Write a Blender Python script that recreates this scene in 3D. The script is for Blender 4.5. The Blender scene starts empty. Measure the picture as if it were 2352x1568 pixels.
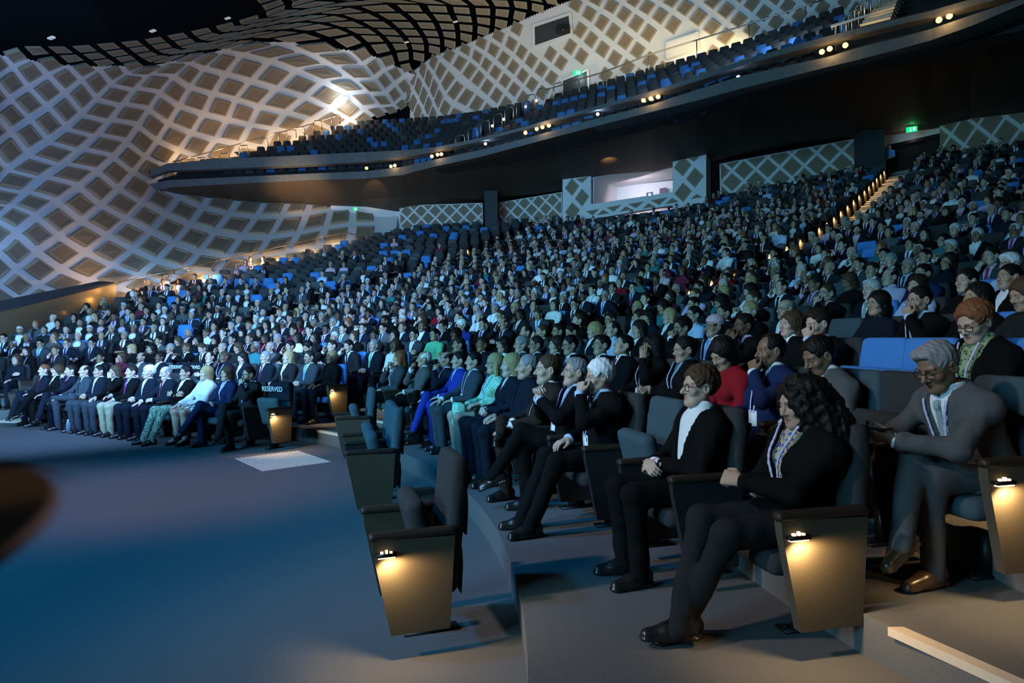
import bpy, math, random
import numpy as np
random.seed(7); rng=np.random.default_rng(7)
SC=bpy.context.scene; COL=SC.collection
# ---------------------------------------------------------------- camera (24 mm full-frame, eye height, slight roll)
FPX=1568.; CH=1.62; ROLL=math.radians(1.2); PIT=math.radians(.5)
_f=np.array([0,math.cos(PIT),-math.sin(PIT)]); _u=np.array([0,math.sin(PIT),math.cos(PIT)]); _r=np.array([1.,0,0])
CR=_r*math.cos(ROLL)-_u*math.sin(ROLL); CU=_r*math.sin(ROLL)+_u*math.cos(ROLL); CF=_f; CP=np.array([0,0,CH])
cam=bpy.data.cameras.new('camera'); camo=bpy.data.objects.new('camera',cam); COL.objects.link(camo); SC.camera=camo
import mathutils
camo.matrix_world=mathutils.Matrix([[CR[i],CU[i],-CF[i],CP[i]] for i in range(3)]+[[0,0,0,1]])
cam.sensor_width=36; cam.lens=24.; cam.clip_end=200; cam.clip_start=.05
def U(px,py,d): return CP+d*(CR*(px-1176)/FPX+CU*(784-py)/FPX+CF)          # photo direction at depth d -> point of the hall
def ray(px,py): return CR*(px-1176)/FPX+CU*(784-py)/FPX+CF
def onz(px,py,z):
    v=ray(px,py); return CP+v*((z-CH)/v[2])
def PJ(P):
    v=np.atleast_2d(np.asarray(P,float))-CP; w=v@CF; w=np.where(np.abs(w)<1e-6,1e-6,w); return 1176+FPX*(v@CR)/w,784-FPX*(v@CU)/w,w
C0=np.array([-11.,3.])       # centre the curved rows are struck from (the stage)
# ---------------------------------------------------------------- world and light
wd=bpy.data.worlds.new('hall_dark'); SC.world=wd; wd.use_nodes=True
bg=wd.node_tree.nodes['Background']; bg.inputs[0].default_value=(.35,.6,1,1); bg.inputs[1].default_value=.003
vs=SC.view_settings; vs.view_transform='Standard'; vs.look='None'; vs.gamma=1; vs.exposure=0.
try: vs.use_curve_mapping=False
except Exception: pass
def aim(o,loc,tgt):
    o.location=loc; d=mathutils.Vector(tgt)-mathutils.Vector(loc); o.rotation_euler=d.to_track_quat('-Z','Y').to_euler()
def area(name,loc,tgt,sx,sy,pw,col,spread=180):
    l=bpy.data.lights.new(name,'AREA'); l.shape='RECTANGLE'; l.size=sx; l.size_y=sy; l.energy=pw; l.color=col; l.spread=math.radians(spread); o=bpy.data.objects.new(name,l); COL.objects.link(o); aim(o,loc,tgt); return o
def spot(name,loc,tgt,pw,col,ang,blend=.6,rad=.15):
    l=bpy.data.lights.new(name,'SPOT'); l.energy=pw; l.color=col; l.spot_size=math.radians(ang); l.spot_blend=blend; l.shadow_soft_size=rad; o=bpy.data.objects.new(name,l); COL.objects.link(o); aim(o,loc,tgt); return o
def point(name,loc,pw,col,rad=.1):
    l=bpy.data.lights.new(name,'POINT'); l.energy=pw; l.color=col; l.shadow_soft_size=rad; o=bpy.data.objects.new(name,l); COL.objects.link(o); o.location=loc; return o
CYAN=(.24,.70,1.); BLUE=(.0,.27,1.); WARM=(1.,.62,.26); COOL=(.75,.88,1.)
area('stage_screen_light',(-15.5,-4.5,6.5),(-6.5,16.,2.5),12,5,2050,CYAN,94)
spot('balcony_rim_light',U(1005,366,35.5),(-5.5,11.5,1),2600,(1,.60,.28),34,.8,.25)
spot('balcony_rim_light_right',U(1495,236,27.),(1.5,8,1.3),900,(1,.62,.34),40,.8,.25)
spot('stage_wash_blue',(-9,3.5,11),(-3.2,6.2,0),6200,(.0,.38,1.),42,.8,.5)
spot('stage_wash_blue_far',(-11,3.5,11),(-6.3,11.,0),2500,(.0,.38,1.),34,.9,.5)
spot('stage_wash_violet',(-7,2,10.5),(-3.6,7.6,0),3000,(1,.60,.56),22,1.,.5)
spot('stage_front_light',(-9.5,.5,8.5),(1.2,3.9,1.2),2700,(1,.84,.82),32,.9,.35)
spot('house_light_warm',(4.4,-2.6,7),(3.1,2.6,.6),190,(1,.70,.46),26,.9,.4)
spot('house_light_amber',(-3,12,8),(-6.2,7.8,0),520,(1,.50,.14),22,1.,.3)
area('stage_screen_spill_on_side_wall',(-6,8,4),(-20,28,9),9,3,2000,(.26,.50,1.),150)
area('house_cove_light',(3,34,15.4),(3,40,20.8),18,1.5,230,(1,.74,.32),105)
area('house_cove_light_upper',(6,27,13),(6,38,16),16,1,230,(.60,.80,1.),160)
# ---------------------------------------------------------------- materials (procedural)
MATS={}
def mat(name,col,rough=.8,bump=0.,scale=300.,var=.12,metal=0.,spec=.3,emit=None,est=0.,tint=False,vscale=None):
    if name in MATS: return MATS[name]
    m=bpy.data.materials.new(name); m.use_nodes=True; nt=m.node_tree; b=nt.nodes['Principled BSDF']; N=nt.nodes.new; L=nt.links.new
    b.inputs['Roughness'].default_value=rough; b.inputs['Metallic'].default_value=metal; b.inputs['Specular IOR Level'].default_value=spec
    tc=N('ShaderNodeTexCoord'); nz=N('ShaderNodeTexNoise'); nz.inputs['Scale'].default_value=vscale or scale; nz.inputs['Detail'].default_value=3; L(tc.outputs['Object'],nz.inputs['Vector'])
    mr=N('ShaderNodeMapRange'); mr.inputs[3].default_value=1-var; mr.inputs[4].default_value=1+var; L(nz.outputs['Fac'],mr.inputs[0])
    mx=N('ShaderNodeMixRGB'); mx.blend_type='MULTIPLY'; mx.inputs[0].default_value=1; mx.inputs[1].default_value=(*col,1); L(mr.outputs[0],mx.inputs[2]); out=mx.outputs[0]
    if tint:
        at=N('ShaderNodeVertexColor'); at.layer_name='tint'; m2=N('ShaderNodeMixRGB'); m2.blend_type='MULTIPLY'; m2.inputs[0].default_value=1; L(out,m2.inputs[1]); L(at.outputs[0],m2.inputs[2]); out=m2.outputs[0]
    L(out,b.inputs['Base Color'])
    if bump:
        n2=N('ShaderNodeTexNoise'); n2.inputs['Scale'].default_value=scale; n2.inputs['Detail'].default_value=2; L(tc.outputs['Object'],n2.inputs['Vector'])
        bp=N('ShaderNodeBump'); bp.inputs['Strength'].default_value=bump; bp.inputs['Distance'].default_value=.004; L(n2.outputs['Fac'],bp.inputs['Height']); L(bp.outputs[0],b.inputs['Normal'])
    if emit: b.inputs['Emission Color'].default_value=(*emit,1); b.inputs['Emission Strength'].default_value=est
    MATS[name]=m; return m
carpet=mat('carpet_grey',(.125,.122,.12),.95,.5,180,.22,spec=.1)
white=mat('plaster_white',(.74,.74,.75),.85,.05,40,.04)
pad=mat('panel_fabric_taupe',(.26,.205,.145),.95,.3,60,.14); rim=mat('panel_rim_taupe',(.34,.28,.20),.9,.2,60,.08)
black=mat('black_paint',(.012,.012,.013),.8,.1,30,.2); concrete=mat('concrete_grey',(.115,.125,.13),.8,.3,9,.35)
soff=mat('dark_timber_soffit',(.085,.060,.042),.7,.2,14,.3); dark=mat('dark_grey_wall',(.05,.055,.065),.8)
steel=mat('brushed_steel',(.5,.47,.42),.35,.05,80,.1,.9); blackmetal=mat('black_metal',(.02,.02,.02),.45,0,50,.1,.6)
seatch=mat('seat_wool_charcoal',(.030,.032,.034),.95,.5,260,.3); seatgr=mat('seat_wool_teal_grey',(.045,.078,.095),.95,.5,260,.3); seatbl=mat('seat_wool_blue',(.055,.22,.58),.95,.5,260,.25); seatbk=mat('seat_shell_black',(.016,.016,.018),.85,.2,90,.2)
endpan=mat('end_panel_vinyl',(.075,.060,.040),.85,.10,150,.2)
bulbw=mat('lamp_warm',(1,.8,.5),.5,emit=(1,.50,.14),est=3.4); bulbs=mat('aisle_lamp_glow',(1,.8,.5),.5,emit=(1,.70,.34),est=3.2); bulbc=mat('lamp_cold',(.8,.9,1),.5,emit=(.62,.76,1),est=45)
green=mat('exit_green',(.0,.5,.12),.5,emit=(0,.9,.22),est=1.3); signw=mat('sign_white',(.8,.9,.8),.5,emit=(.6,1,.7),est=1.2)
nosing=mat('step_nosing_oak',(.62,.52,.40),.5,.1,40,.08); brass=mat('brushed_bronze',(.30,.22,.12),.5,.1,40,.15,.5); wood=mat('arm_wood_dark',(.03,.02,.014),.5,.1,30,.25)
glassm=mat('dark_glass',(.02,.03,.04),.1,spec=.5); phone=mat('phone_black',(.01,.01,.012),.2,spec=.5); paper=mat('white_paper',(.75,.77,.8),.8)
# ---------------------------------------------------------------- object helpers
def obj(name,V,Q,m,parent=None,smooth=False,mi=None,col=None):
    me=quadmesh(name,V,Q,smooth,col,m if isinstance(m,(list,tuple)) else [m],mi); o=bpy.data.objects.new(name,me); COL.objects.link(o)
    if parent is not None: o.parent=parent
    return o
def polyobj(name,V,F,m,parent=None,smooth=False,mi=None):
    me=bpy.data.meshes.new(name); me.from_pydata([tuple(map(float,v)) for v in V],[],[tuple(map(int,f)) for f in F]); me.update()
    for x in (m if isinstance(m,(list,tuple)) else [m]): me.materials.append(x)
    if mi is not None: me.polygons.foreach_set('material_index',np.asarray(mi,np.int32))
    if smooth: me.polygons.foreach_set('use_smooth',np.ones(len(F),bool))
    o=bpy.data.objects.new(name,me); COL.objects.link(o)
    if parent is not None: o.parent=parent
    return o
def empty(name,loc=(0,0,0),rz=0.):
    o=bpy.data.objects.new(name,None); COL.objects.link(o); o.location=loc; o.rotation_euler=(0,0,rz); o.empty_display_size=.1; return o
def tag(o,label,cat,group=None,kind=None):
    if label: o['label']=label
    if cat: o['category']=cat
    if group: o['group']=group
    if kind: o['kind']=kind
    return o
def struct(o): o['kind']='structure'; return o
BQ=np.array([[0,1,3,2],[4,6,7,5],[0,4,5,1],[2,3,7,6],[0,2,6,4],[1,5,7,3]])
def bxm(lo,hi):
    lo=np.asarray(lo,float);hi=np.asarray(hi,float); return np.array([[ (lo,hi)[i][0],(lo,hi)[j][1],(lo,hi)[k][2]] for i in(0,1) for j in(0,1) for k in(0,1)]),BQ
def orient(V,c,x,y,z): return np.asarray(V)@np.stack([x,y,z],0)+np.asarray(c)
def cyl(a,b,r,n=10,r2=None): return tube([a,b],[r,r if r2 is None else r2],8)
def rbox(lo,hi,rad,h=.01,bend=None):
    c=(np.array(lo)+hi)/2; s=(np.array(hi)-lo)/2
    return mesh_sdf(lambda p: box(p,c,s,rad),np.array(lo)-.03,np.array(hi)+.03,h)
# ---------------------------------------------------------------- implicit-surface modelling toolkit
def nrm(v):
    v=np.asarray(v,float); return v/max(np.linalg.norm(v),1e-9)
def cap(p,a,b,r1,r2=None):
    a=np.asarray(a,np.float32); b=np.asarray(b,np.float32); r2=r1 if r2 is None else r2
    ba=b-a; t=np.clip(((p-a)@ba)/max(float(ba@ba),1e-9),0,1)
    q=p-a-t[:,None]*ba
    return np.sqrt((q*q).sum(1))-(r1+(r2-r1)*t)
def ell(p,c,r,M=None):
    q=p-np.asarray(c,np.float32)
    if M is not None: q=q@np.asarray(M,np.float32)
    r=np.asarray(r,np.float32); k0=np.sqrt(((q/r)**2).sum(1)); k1=np.sqrt(((q/(r*r))**2).sum(1))
    return k0*(k0-1)/np.maximum(k1,1e-6)
def box(p,c,h,rad=0.0,M=None):
    q=p-np.asarray(c,np.float32)
    if M is not None: q=q@np.asarray(M,np.float32)
    q=np.abs(q)-(np.asarray(h,np.float32)-rad)
    return np.sqrt((np.maximum(q,0)**2).sum(1))+np.minimum(q.max(1),0)-rad
def smin(a,b,k):
    h=np.clip(.5+.5*(b-a)/k,0,1); return b+(a-b)*h-k*h*(1-h)
def smax(a,b,k): return -smin(-a,-b,k)
def wav(p,f,s=0.):
    return (np.sin(p[:,0]*f+1.7*np.sin(p[:,2]*f*.61+s)+s)+np.sin(p[:,2]*f*.83+1.3*np.sin(p[:,1]*f*.7)+2*s)+np.sin(p[:,1]*f*1.1+1.9*np.sin(p[:,0]*f*.53+s)))/3
CORN=np.array([[i,j,k] for i in (0,1) for j in (0,1) for k in (0,1)])
def mesh_sdf(f,lo,hi,h):
    """surface nets over a sparse grid; f takes (N,3) points"""
    B=8; lo=np.asarray(lo,float); n=np.ceil((np.asarray(hi)-lo)/h/B).astype(int)
    nb=n; D=np.full(tuple(nb*B+1),9.,np.float32)
    gi=np.stack(np.meshgrid(*[np.arange(m) for m in nb],indexing='ij'),-1).reshape(-1,3)
    cen=(lo+(gi*B+B/2)*h).astype(np.float32); dc=f(cen)
    keep=gi[np.abs(dc)<B*h*.87*1.35+.004]
    for g in gi[dc<=-(B*h*.87*1.35+.004)]: D[g[0]*B:g[0]*B+B+1,g[1]*B:g[1]*B+B+1,g[2]*B:g[2]*B+B+1]=-9
    o=np.stack(np.meshgrid(*[np.arange(B+1)]*3,indexing='ij'),-1).reshape(-1,3)
    for s in range(0,len(keep),400):
        kk=keep[s:s+400]; idx=kk[:,None,:]*B+o[None]
        v=f((lo+idx.reshape(-1,3)*h).astype(np.float32))
        I=idx.reshape(-1,3); D[I[:,0],I[:,1],I[:,2]]=v
    D[0]=D[-1]=9;D[:,0]=D[:,-1]=9;D[:,:,0]=D[:,:,-1]=9
    S=D<0
    c=S[:-1,:-1,:-1].astype(np.int8)
    for k in CORN[1:]:
        c=c+S[k[0]:S.shape[0]-1+k[0],k[1]:S.shape[1]-1+k[1],k[2]:S.shape[2]-1+k[2]]
    cells=np.argwhere((c>0)&(c<8))
    if len(cells)==0: return np.zeros((0,3)),np.zeros((0,4),int)
    ID=np.full(c.shape,-1,np.int64); ID[tuple(cells.T)]=np.arange(len(cells))
    vals=np.stack([D[tuple((cells+k).T)] for k in CORN],1)
    acc=np.zeros((len(cells),3)); cnt=np.zeros(len(cells))
    for a in range(8):
        for ax in range(3):
            if CORN[a][ax]==0:
                b=a+(4,2,1)[ax]; va,vb=vals[:,a],vals[:,b]; m=(va<0)!=(vb<0)
                t=np.where(m,va/np.where(m,va-vb,1),0); pt=CORN[a][None]+t[:,None]*(CORN[b]-CORN[a])[None]
                acc[m]+=pt[m]; cnt[m]+=1
    V=lo+(cells+acc/cnt[:,None])*h
    Q=[]
    for ax in range(3):
        u,v=[(1,2),(2,0),(0,1)][ax]
        s0=[slice(1,-1)]*3; s1=[slice(1,-1)]*3; s0[ax]=slice(0,-1); s1[ax]=slice(1,None)
        A=S[tuple(s0)]; Bm=S[tuple(s1)]
        for flip,msk in ((0,A&~Bm),(1,~A&Bm)):
            e=np.argwhere(msk); off=np.ones(3,int); off[ax]=0; e=e+off
            if not len(e): continue
            du=np.zeros(3,int);du[u]=1; dv=np.zeros(3,int); dv[v]=1
            q=np.stack([ID[tuple((e-du-dv).T)],ID[tuple((e-dv).T)],ID[tuple(e.T)],ID[tuple((e-du).T)]],1)
            Q.append(q[:,::-1] if flip else q)
    Q=np.concatenate(Q) if Q else np.zeros((0,4),int)
    return V,Q[(Q>=0).all(1)]
def quadmesh(name,V,Q,smooth=True,col=None,mats=None,mi=None):
    V=np.asarray(V,np.float32); Q=np.asarray(Q,np.int32); me=bpy.data.meshes.new(name)
    k=Q.shape[1] if len(Q) else 4
    me.vertices.add(len(V)); me.vertices.foreach_set('co',V.ravel())
    me.loops.add(Q.size); me.loops.foreach_set('vertex_index',Q.ravel())
    me.polygons.add(len(Q)); me.polygons.foreach_set('loop_start',np.arange(len(Q),dtype=np.int32)*k)
    me.polygons.foreach_set('use_smooth',np.full(len(Q),smooth))
    if mats:
        for m in mats: me.materials.append(m)
    if mi is not None: me.polygons.foreach_set('material_index',np.asarray(mi,np.int32))
    if col is not None:
        ca=me.color_attributes.new('tint','FLOAT_COLOR','POINT')
        c4=np.ones((len(V),4),np.float32); c4[:,:3]=col; ca.data.foreach_set('color',c4.ravel())
    me.update(); me.validate(); return me
# ---------------------------------------------------------------- people
def rot(yaw=0,pitch=0,roll=0):
    """columns = local axes x(right) y(forward) z(up); yaw>0 turns left, pitch>0 looks up, roll>0 tips to the right"""
    a,b,c=np.radians([yaw,pitch,roll])
    Rz=np.array([[math.cos(a),-math.sin(a),0],[math.sin(a),math.cos(a),0],[0,0,1]])
    Rx=np.array([[1,0,0],[0,math.cos(b),-math.sin(b)],[0,math.sin(b),math.cos(b)]])
    Ry=np.array([[math.cos(c),0,math.sin(c)],[0,1,0],[-math.sin(c),0,math.cos(c)]])
    return Rz@Rx@Ry
def ik(a,t,l1,l2,hint):
    a=np.asarray(a,float); t=np.asarray(t,float); d=t-a; L=min(np.linalg.norm(d),(l1+l2)*.995); u=nrm(d); t=a+u*L
    x=(l1*l1-l2*l2+L*L)/(2*L); y=math.sqrt(max(l1*l1-x*x,0)); h=np.asarray(hint,float); h=nrm(h-u*(h@u))
    return a+u*x+h*y,t
class Rig: pass
ARM={  # hand target (x outward), elbow hint, fingers direction, palm normal, finger curl
 'lap':  ((.10,.26,.645),(.9,-.5,-.5),(-.25,.95,-.25),(0,-.1,-1),'relax'),
 'knee': ((.12,.34,.64),(.8,-.6,-.4),(.05,.95,-.35),(0,-.3,-1),'flat'),
 'rest': ((.245,.20,.685),(.6,-.9,-.3),(.0,1,-.15),(-.2,-.1,-1),'relax'),
 'clasp':((.035,.23,.66),(.9,-.5,-.4),(-.75,.6,-.1),(-.5,-.5,-.6),'grip'),
 'chin': ((.055,.085,1.005),(.7,.4,-.9),(-.35,-.15,.9),(-.3,-1,-.1),'fist'),
 'cheek':((.10,.06,1.03),(.8,.3,-.9),(-.1,-.2,1),(-.9,-.4,0),'relax'),
 'phone':((.06,.27,.76),(.9,-.6,-.5),(-.5,.75,.25),(-.5,-.3,.8),'grip'),
 'cross':((-.07,.10,.80),(.8,-.2,-.6),(-1,.15,.1),(0,-1,-.2),'relax'),
 'steeple':((.03,.21,.945),(.9,.0,-.8),(-.35,-.1,.95),(-1,0,0),'grip'),
 'nose': ((.05,.10,1.03),(.6,.6,-.9),(-.3,-.3,.9),(-.5,-.9,0),'fist'),
 'point':((.02,.25,.80),(.9,-.5,-.6),(-.95,.3,.0),(-.1,-.8,-.5),'fist'),
}
def rig(sp):
    r=Rig(); r.sp=sp; w=sp.get('w',1.); b=sp.get('b',1.); r.w=w; r.b=b; a=np.radians(sp.get('lean',-7)); tw=np.radians(sp.get('twist',0))
    r.P=np.array([0,sp.get('py',-.01),.505]) if not sp.get('stand') else np.array([0,0,.95]); r.s=np.array([math.sin(tw)*math.sin(a)*0+sp.get('side',0),math.sin(a),math.cos(a)]); r.s=nrm(r.s)
    x=np.array([math.cos(tw),math.sin(tw),0]); r.x=nrm(x-r.s*(x@r.s)); r.f=np.cross(r.s,r.x)*1.0
    H=sp.get('h',.95); r.C=r.P+.33*H*r.s; r.N=r.P+.462*H*r.s
    hp=sp.get('head',(0,0,0)); r.Rh=rot(*hp); nk=nrm(r.s*.55+np.array([0,0,.45])+r.Rh[:,1]*.10+np.array([0,max(0,-hp[1])*.006,0]))
    r.Nt=r.N+.104*nk; r.hc=r.Nt+r.Rh@np.array([0,.018,.06]); r.hs=sp.get('hs',1.)
    sw=.155*w*sp.get('sh',1.); r.S={}; r.E={}; r.W={}; r.hand={}
    for sd,sg in (('R',1),('L',-1)):
        S=r.N+r.x*sg*sw-r.s*.055; r.S[sd]=S
        t,hint,fd,pn,cu=ARM[sp.get('arm'+sd,'lap')]; o=sp.get('off'+sd,(0,0,0)); mir=np.array([sg,1,1])
        T=(np.array(t)+np.array(o))*mir
        if sp.get('stand'): T=T+np.array([0,.0,.33])
        elif t[2]>.74: T=T+(r.N-np.array([0,-.117,.99]))*np.array([1,1,1])
        E,W=ik(S,T,.285*H,.255*H,np.array(hint)*mir); r.E[sd]=E; r.W[sd]=W
        d=nrm(np.array(fd)*mir*.75+nrm(W-E)*.25); n=np.array(pn,float)*mir; n=nrm(n-d*(n@d)); r.hand[sd]=(W,d,n,np.cross(d,n)*(-sg),cu)
    lg=sp.get('leg','norm'); r.HJ={};r.K={};r.A={};r.FD={}
    for sd,sg in (('R',1),('L',-1)):
        r.HJ[sd]=r.P+np.array([sg*.09*w,.02,-.005]); kx=sg*.125
        r.K[sd]=np.array([kx,.38+sp.get('py',-.01)+.06,.525]); r.A[sd]=np.array([sg*.11,.40+sp.get('ay',0.),.105]); r.FD[sd]=nrm([sg*.18,1,0])
    if lg in('crossR','crossL'):
        u,o=('R','L') if lg=='crossR' else ('L','R'); sg=1 if u=='R' else -1
        r.K[u]=np.array([-sg*.02,.41,.645]); r.A[u]=np.array([-sg*.16,.60,.30]); r.FD[u]=nrm([-sg*.35,.85,-.35])
        r.K[o]=np.array([-sg*.09,.38,.53]); r.A[o]=np.array([-sg*.07,.36,.105])
    if lg in('fig4R','fig4L'):
        u='R' if lg=='fig4R' else 'L'; sg=1 if u=='R' else -1
        r.K[u]=np.array([sg*.27,.31,.62]); r.A[u]=np.array([-sg*.12,.43,.61]); r.FD[u]=nrm([-sg*.75,.55,-.15])
    if lg=='out':
        for sd in 'RL': r.A[sd]=r.A[sd]+np.array([0,.22,0]); 
    if lg=='ankle':
        sg=1; r.A['R']=np.array([-.03,.62,.13]); r.A['L']=np.array([.03,.56,.105])
    if sp.get('stand'):
        for sd,sg in (('R',1),('L',-1)):
            r.HJ[sd]=r.P+np.array([sg*.09,0,-.02]); r.K[sd]=np.array([sg*.10,.03,.50]); r.A[sd]=np.array([sg*.12,-.03,.105])
    return r
def hand_sdf(p,W,d,n,s,cu,sc=1.):
    curl={'relax':(18,28,18),'flat':(6,9,6),'fist':(70,88,45),'grip':(42,58,30)}[cu]
    D=None; K=.010
    a0=W+d*.012
    for i,(o,L) in enumerate(((-.029,.88),(-.010,1.),(.010,.95),(.028,.78))):
        k=W+(d*.088+s*o*1.0)*sc-n*.004*(abs(o)>.02)*-1*sc; m=cap(p,a0+s*o*.55*sc,k,.0155*sc,.0115*sc)
        D=m if D is None else smin(D,m,.014)
    fing=None
    for i,(o,L) in enumerate(((-.029,.88),(-.010,1.),(.010,.95),(.028,.78))):
        q=W+(d*.088+s*o)*sc; ang=0.
        dd=nrm(d+s*o*3.0)
        for j,l in enumerate((.043,.027,.022)):
            ang+=curl[j]*(1+.12*(i-1.5)*.6); v=dd*math.cos(math.radians(ang))+n*math.sin(math.radians(ang)); e=q+v*l*L*sc
            m=cap(p,q,e,(.0096-.0009*j)*sc,(.0089-.0010*j)*sc); fing=m if fing is None else np.minimum(fing,m); q=e
    D=smin(D,fing,.006)
    t0=W+(d*.022-s*.022)*sc; v1=nrm(d*.62-s*.55+n*.35); t1=t0+v1*.045*sc; v2=nrm(d*.9-s*.12+n*.35); t2=t1+v2*.033*sc; t3=t2+nrm(d*.95+n*.25)*.025*sc
    th=smin(cap(p,t0,t1,.0155*sc,.0115*sc),smin(cap(p,t1,t2,.0108*sc,.0100*sc),cap(p,t2,t3,.0098*sc,.0078*sc),.004),.008)
    return smin(D,th,.010)
def head_sdf(q,sp):
    """q in head frame"""
    jw=sp.get('jaw',1.); ch=sp.get('cheek',1.)
    d=ell(q,(0,-.014,.027),(.0755,.094,.084))
    d=smin(d,ell(q,(0,.022,-.035),(.0575*ch,.066,.078)),.03)
    d=smin(d,cap(q,(-.018*jw,.056,-.087),(.018*jw,.056,-.087),.022),.03)
    d=smin(d,ell(q,(0,.070,-.096),(.022*jw,.020,.019)),.018)
    qa=q*np.array([1,1,1],np.float32); qx=np.abs(q[:,0]); qm=np.stack([qx,q[:,1],q[:,2]],1)
    d=smin(d,cap(qm,(.046*jw,-.004,-.052),(.031*jw,.042,-.086),.0175),.03)
    d=smin(d,cap(qm,(.010,.0795,.022),(.040,.067,.024),.0085),.014)
    d=smin(d,ell(qm,(.040*ch,.058,-.024),(.024,.022,.020)),.02)
    d=smax(d,-ell(qm,(.0305,.094,.003),(.021,.0205,.0135)),.010)
    d=smin(d,ell(qm,(.0305,.0685,.003),(.0128,.0128,.0118)),.002)
    d=smin(d,cap(qm,(.016,.078,.0098),(.045,.069,.008),.0045,.0045),.005)
    ns=sp.get('nose',1.)*1.12
    d=smin(d,cap(q,(0,.080,.016),(0,.080+.024*ns,-.026),.0075,.0115*ns),.010)
    d=smin(d,ell(qm,(.0125*ns,.090,-.030),(.0085,.010,.0075)),.006)
    d=smin(d,cap(qm,(0,.0835,-.0565),(.021,.0735,-.0600),.0068,.0040),.007)
    d=smin(d,cap(qm,(0,.0820,-.0690),(.018,.0740,-.0665),.0075,.0045),.007)
    d=smax(d,-cap(qm,(0,.0925,-.0628),(.020,.080,-.0632),.0022),.003)
    e=ell(qm,(.080,-.010,-.005),(.011,.021,.034)); e=smax(e,-ell(qm,(.090,-.004,-.004),(.009,.013,.022)),.006)
    d=smin(d,e,.008)
    return d
def head_tint(q,sp):
    n=len(q); c=np.ones((n,3)); qm=np.stack([np.abs(q[:,0]),q[:,1],q[:,2]],1).astype(np.float32); fr=q[:,1]>.03
    hc=np.array(sp.get('browc',(.25,.2,.17)))
    lip=np.minimum(cap(qm,(0,.0835,-.0565),(.021,.0735,-.0600),.0075,.0045),cap(qm,(0,.0820,-.0690),(.018,.0740,-.0665),.0080,.0050))
    lc=np.array(sp.get('lip',(.70,.46,.45)))
    m=np.clip(1-(lip-.0005)/.003,0,1)[:,None]*fr[:,None]; c=c*(1-m)+c*lc*m
    br=cap(qm,(.014,.084,.0215),(.046,.066,.0235),.0042,.0030); m=(np.clip(1-(br-.001)/.004,0,1)*fr)[:,None]*sp.get('brow',.85); c=c*(1-m)+hc*m
    ey=ell(qm,(.0305,.0695,.003),(.0145,.0145,.0085)); m=(np.clip(1-ey/.0018,0,1)*(q[:,1]>.068))[:,None]
    if sp.get('eyes','open')=='open':
        ir=np.sqrt((qm[:,0]-.0305)**2+(q[:,2]-.003)**2); col=np.where((ir<.0062)[:,None],np.array([[.07,.05,.04]]),np.array([[1.05,1.1,1.15]])); c=c*(1-m)+col*m
    else:
        ll=cap(qm,(.018,.083,-.003),(.043,.075,-.003),.0022); m=(np.clip(1-ll/.002,0,1)*fr)[:,None]; c=c*(1-.75*m)
    if sp.get('beard'):
        bd=np.minimum(ell(qm,(0,.055,-.085),(.058,.052,.042)),ell(qm,(0,.085,-.048),(.030,.020,.010))); bd=np.maximum(bd,-lip+.002)
        m=(np.clip(1-bd/.010,0,1)*(q[:,2]<-.036))[:,None]*sp['beard']; c=c*(1-m)+hc*m
    return c
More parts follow.
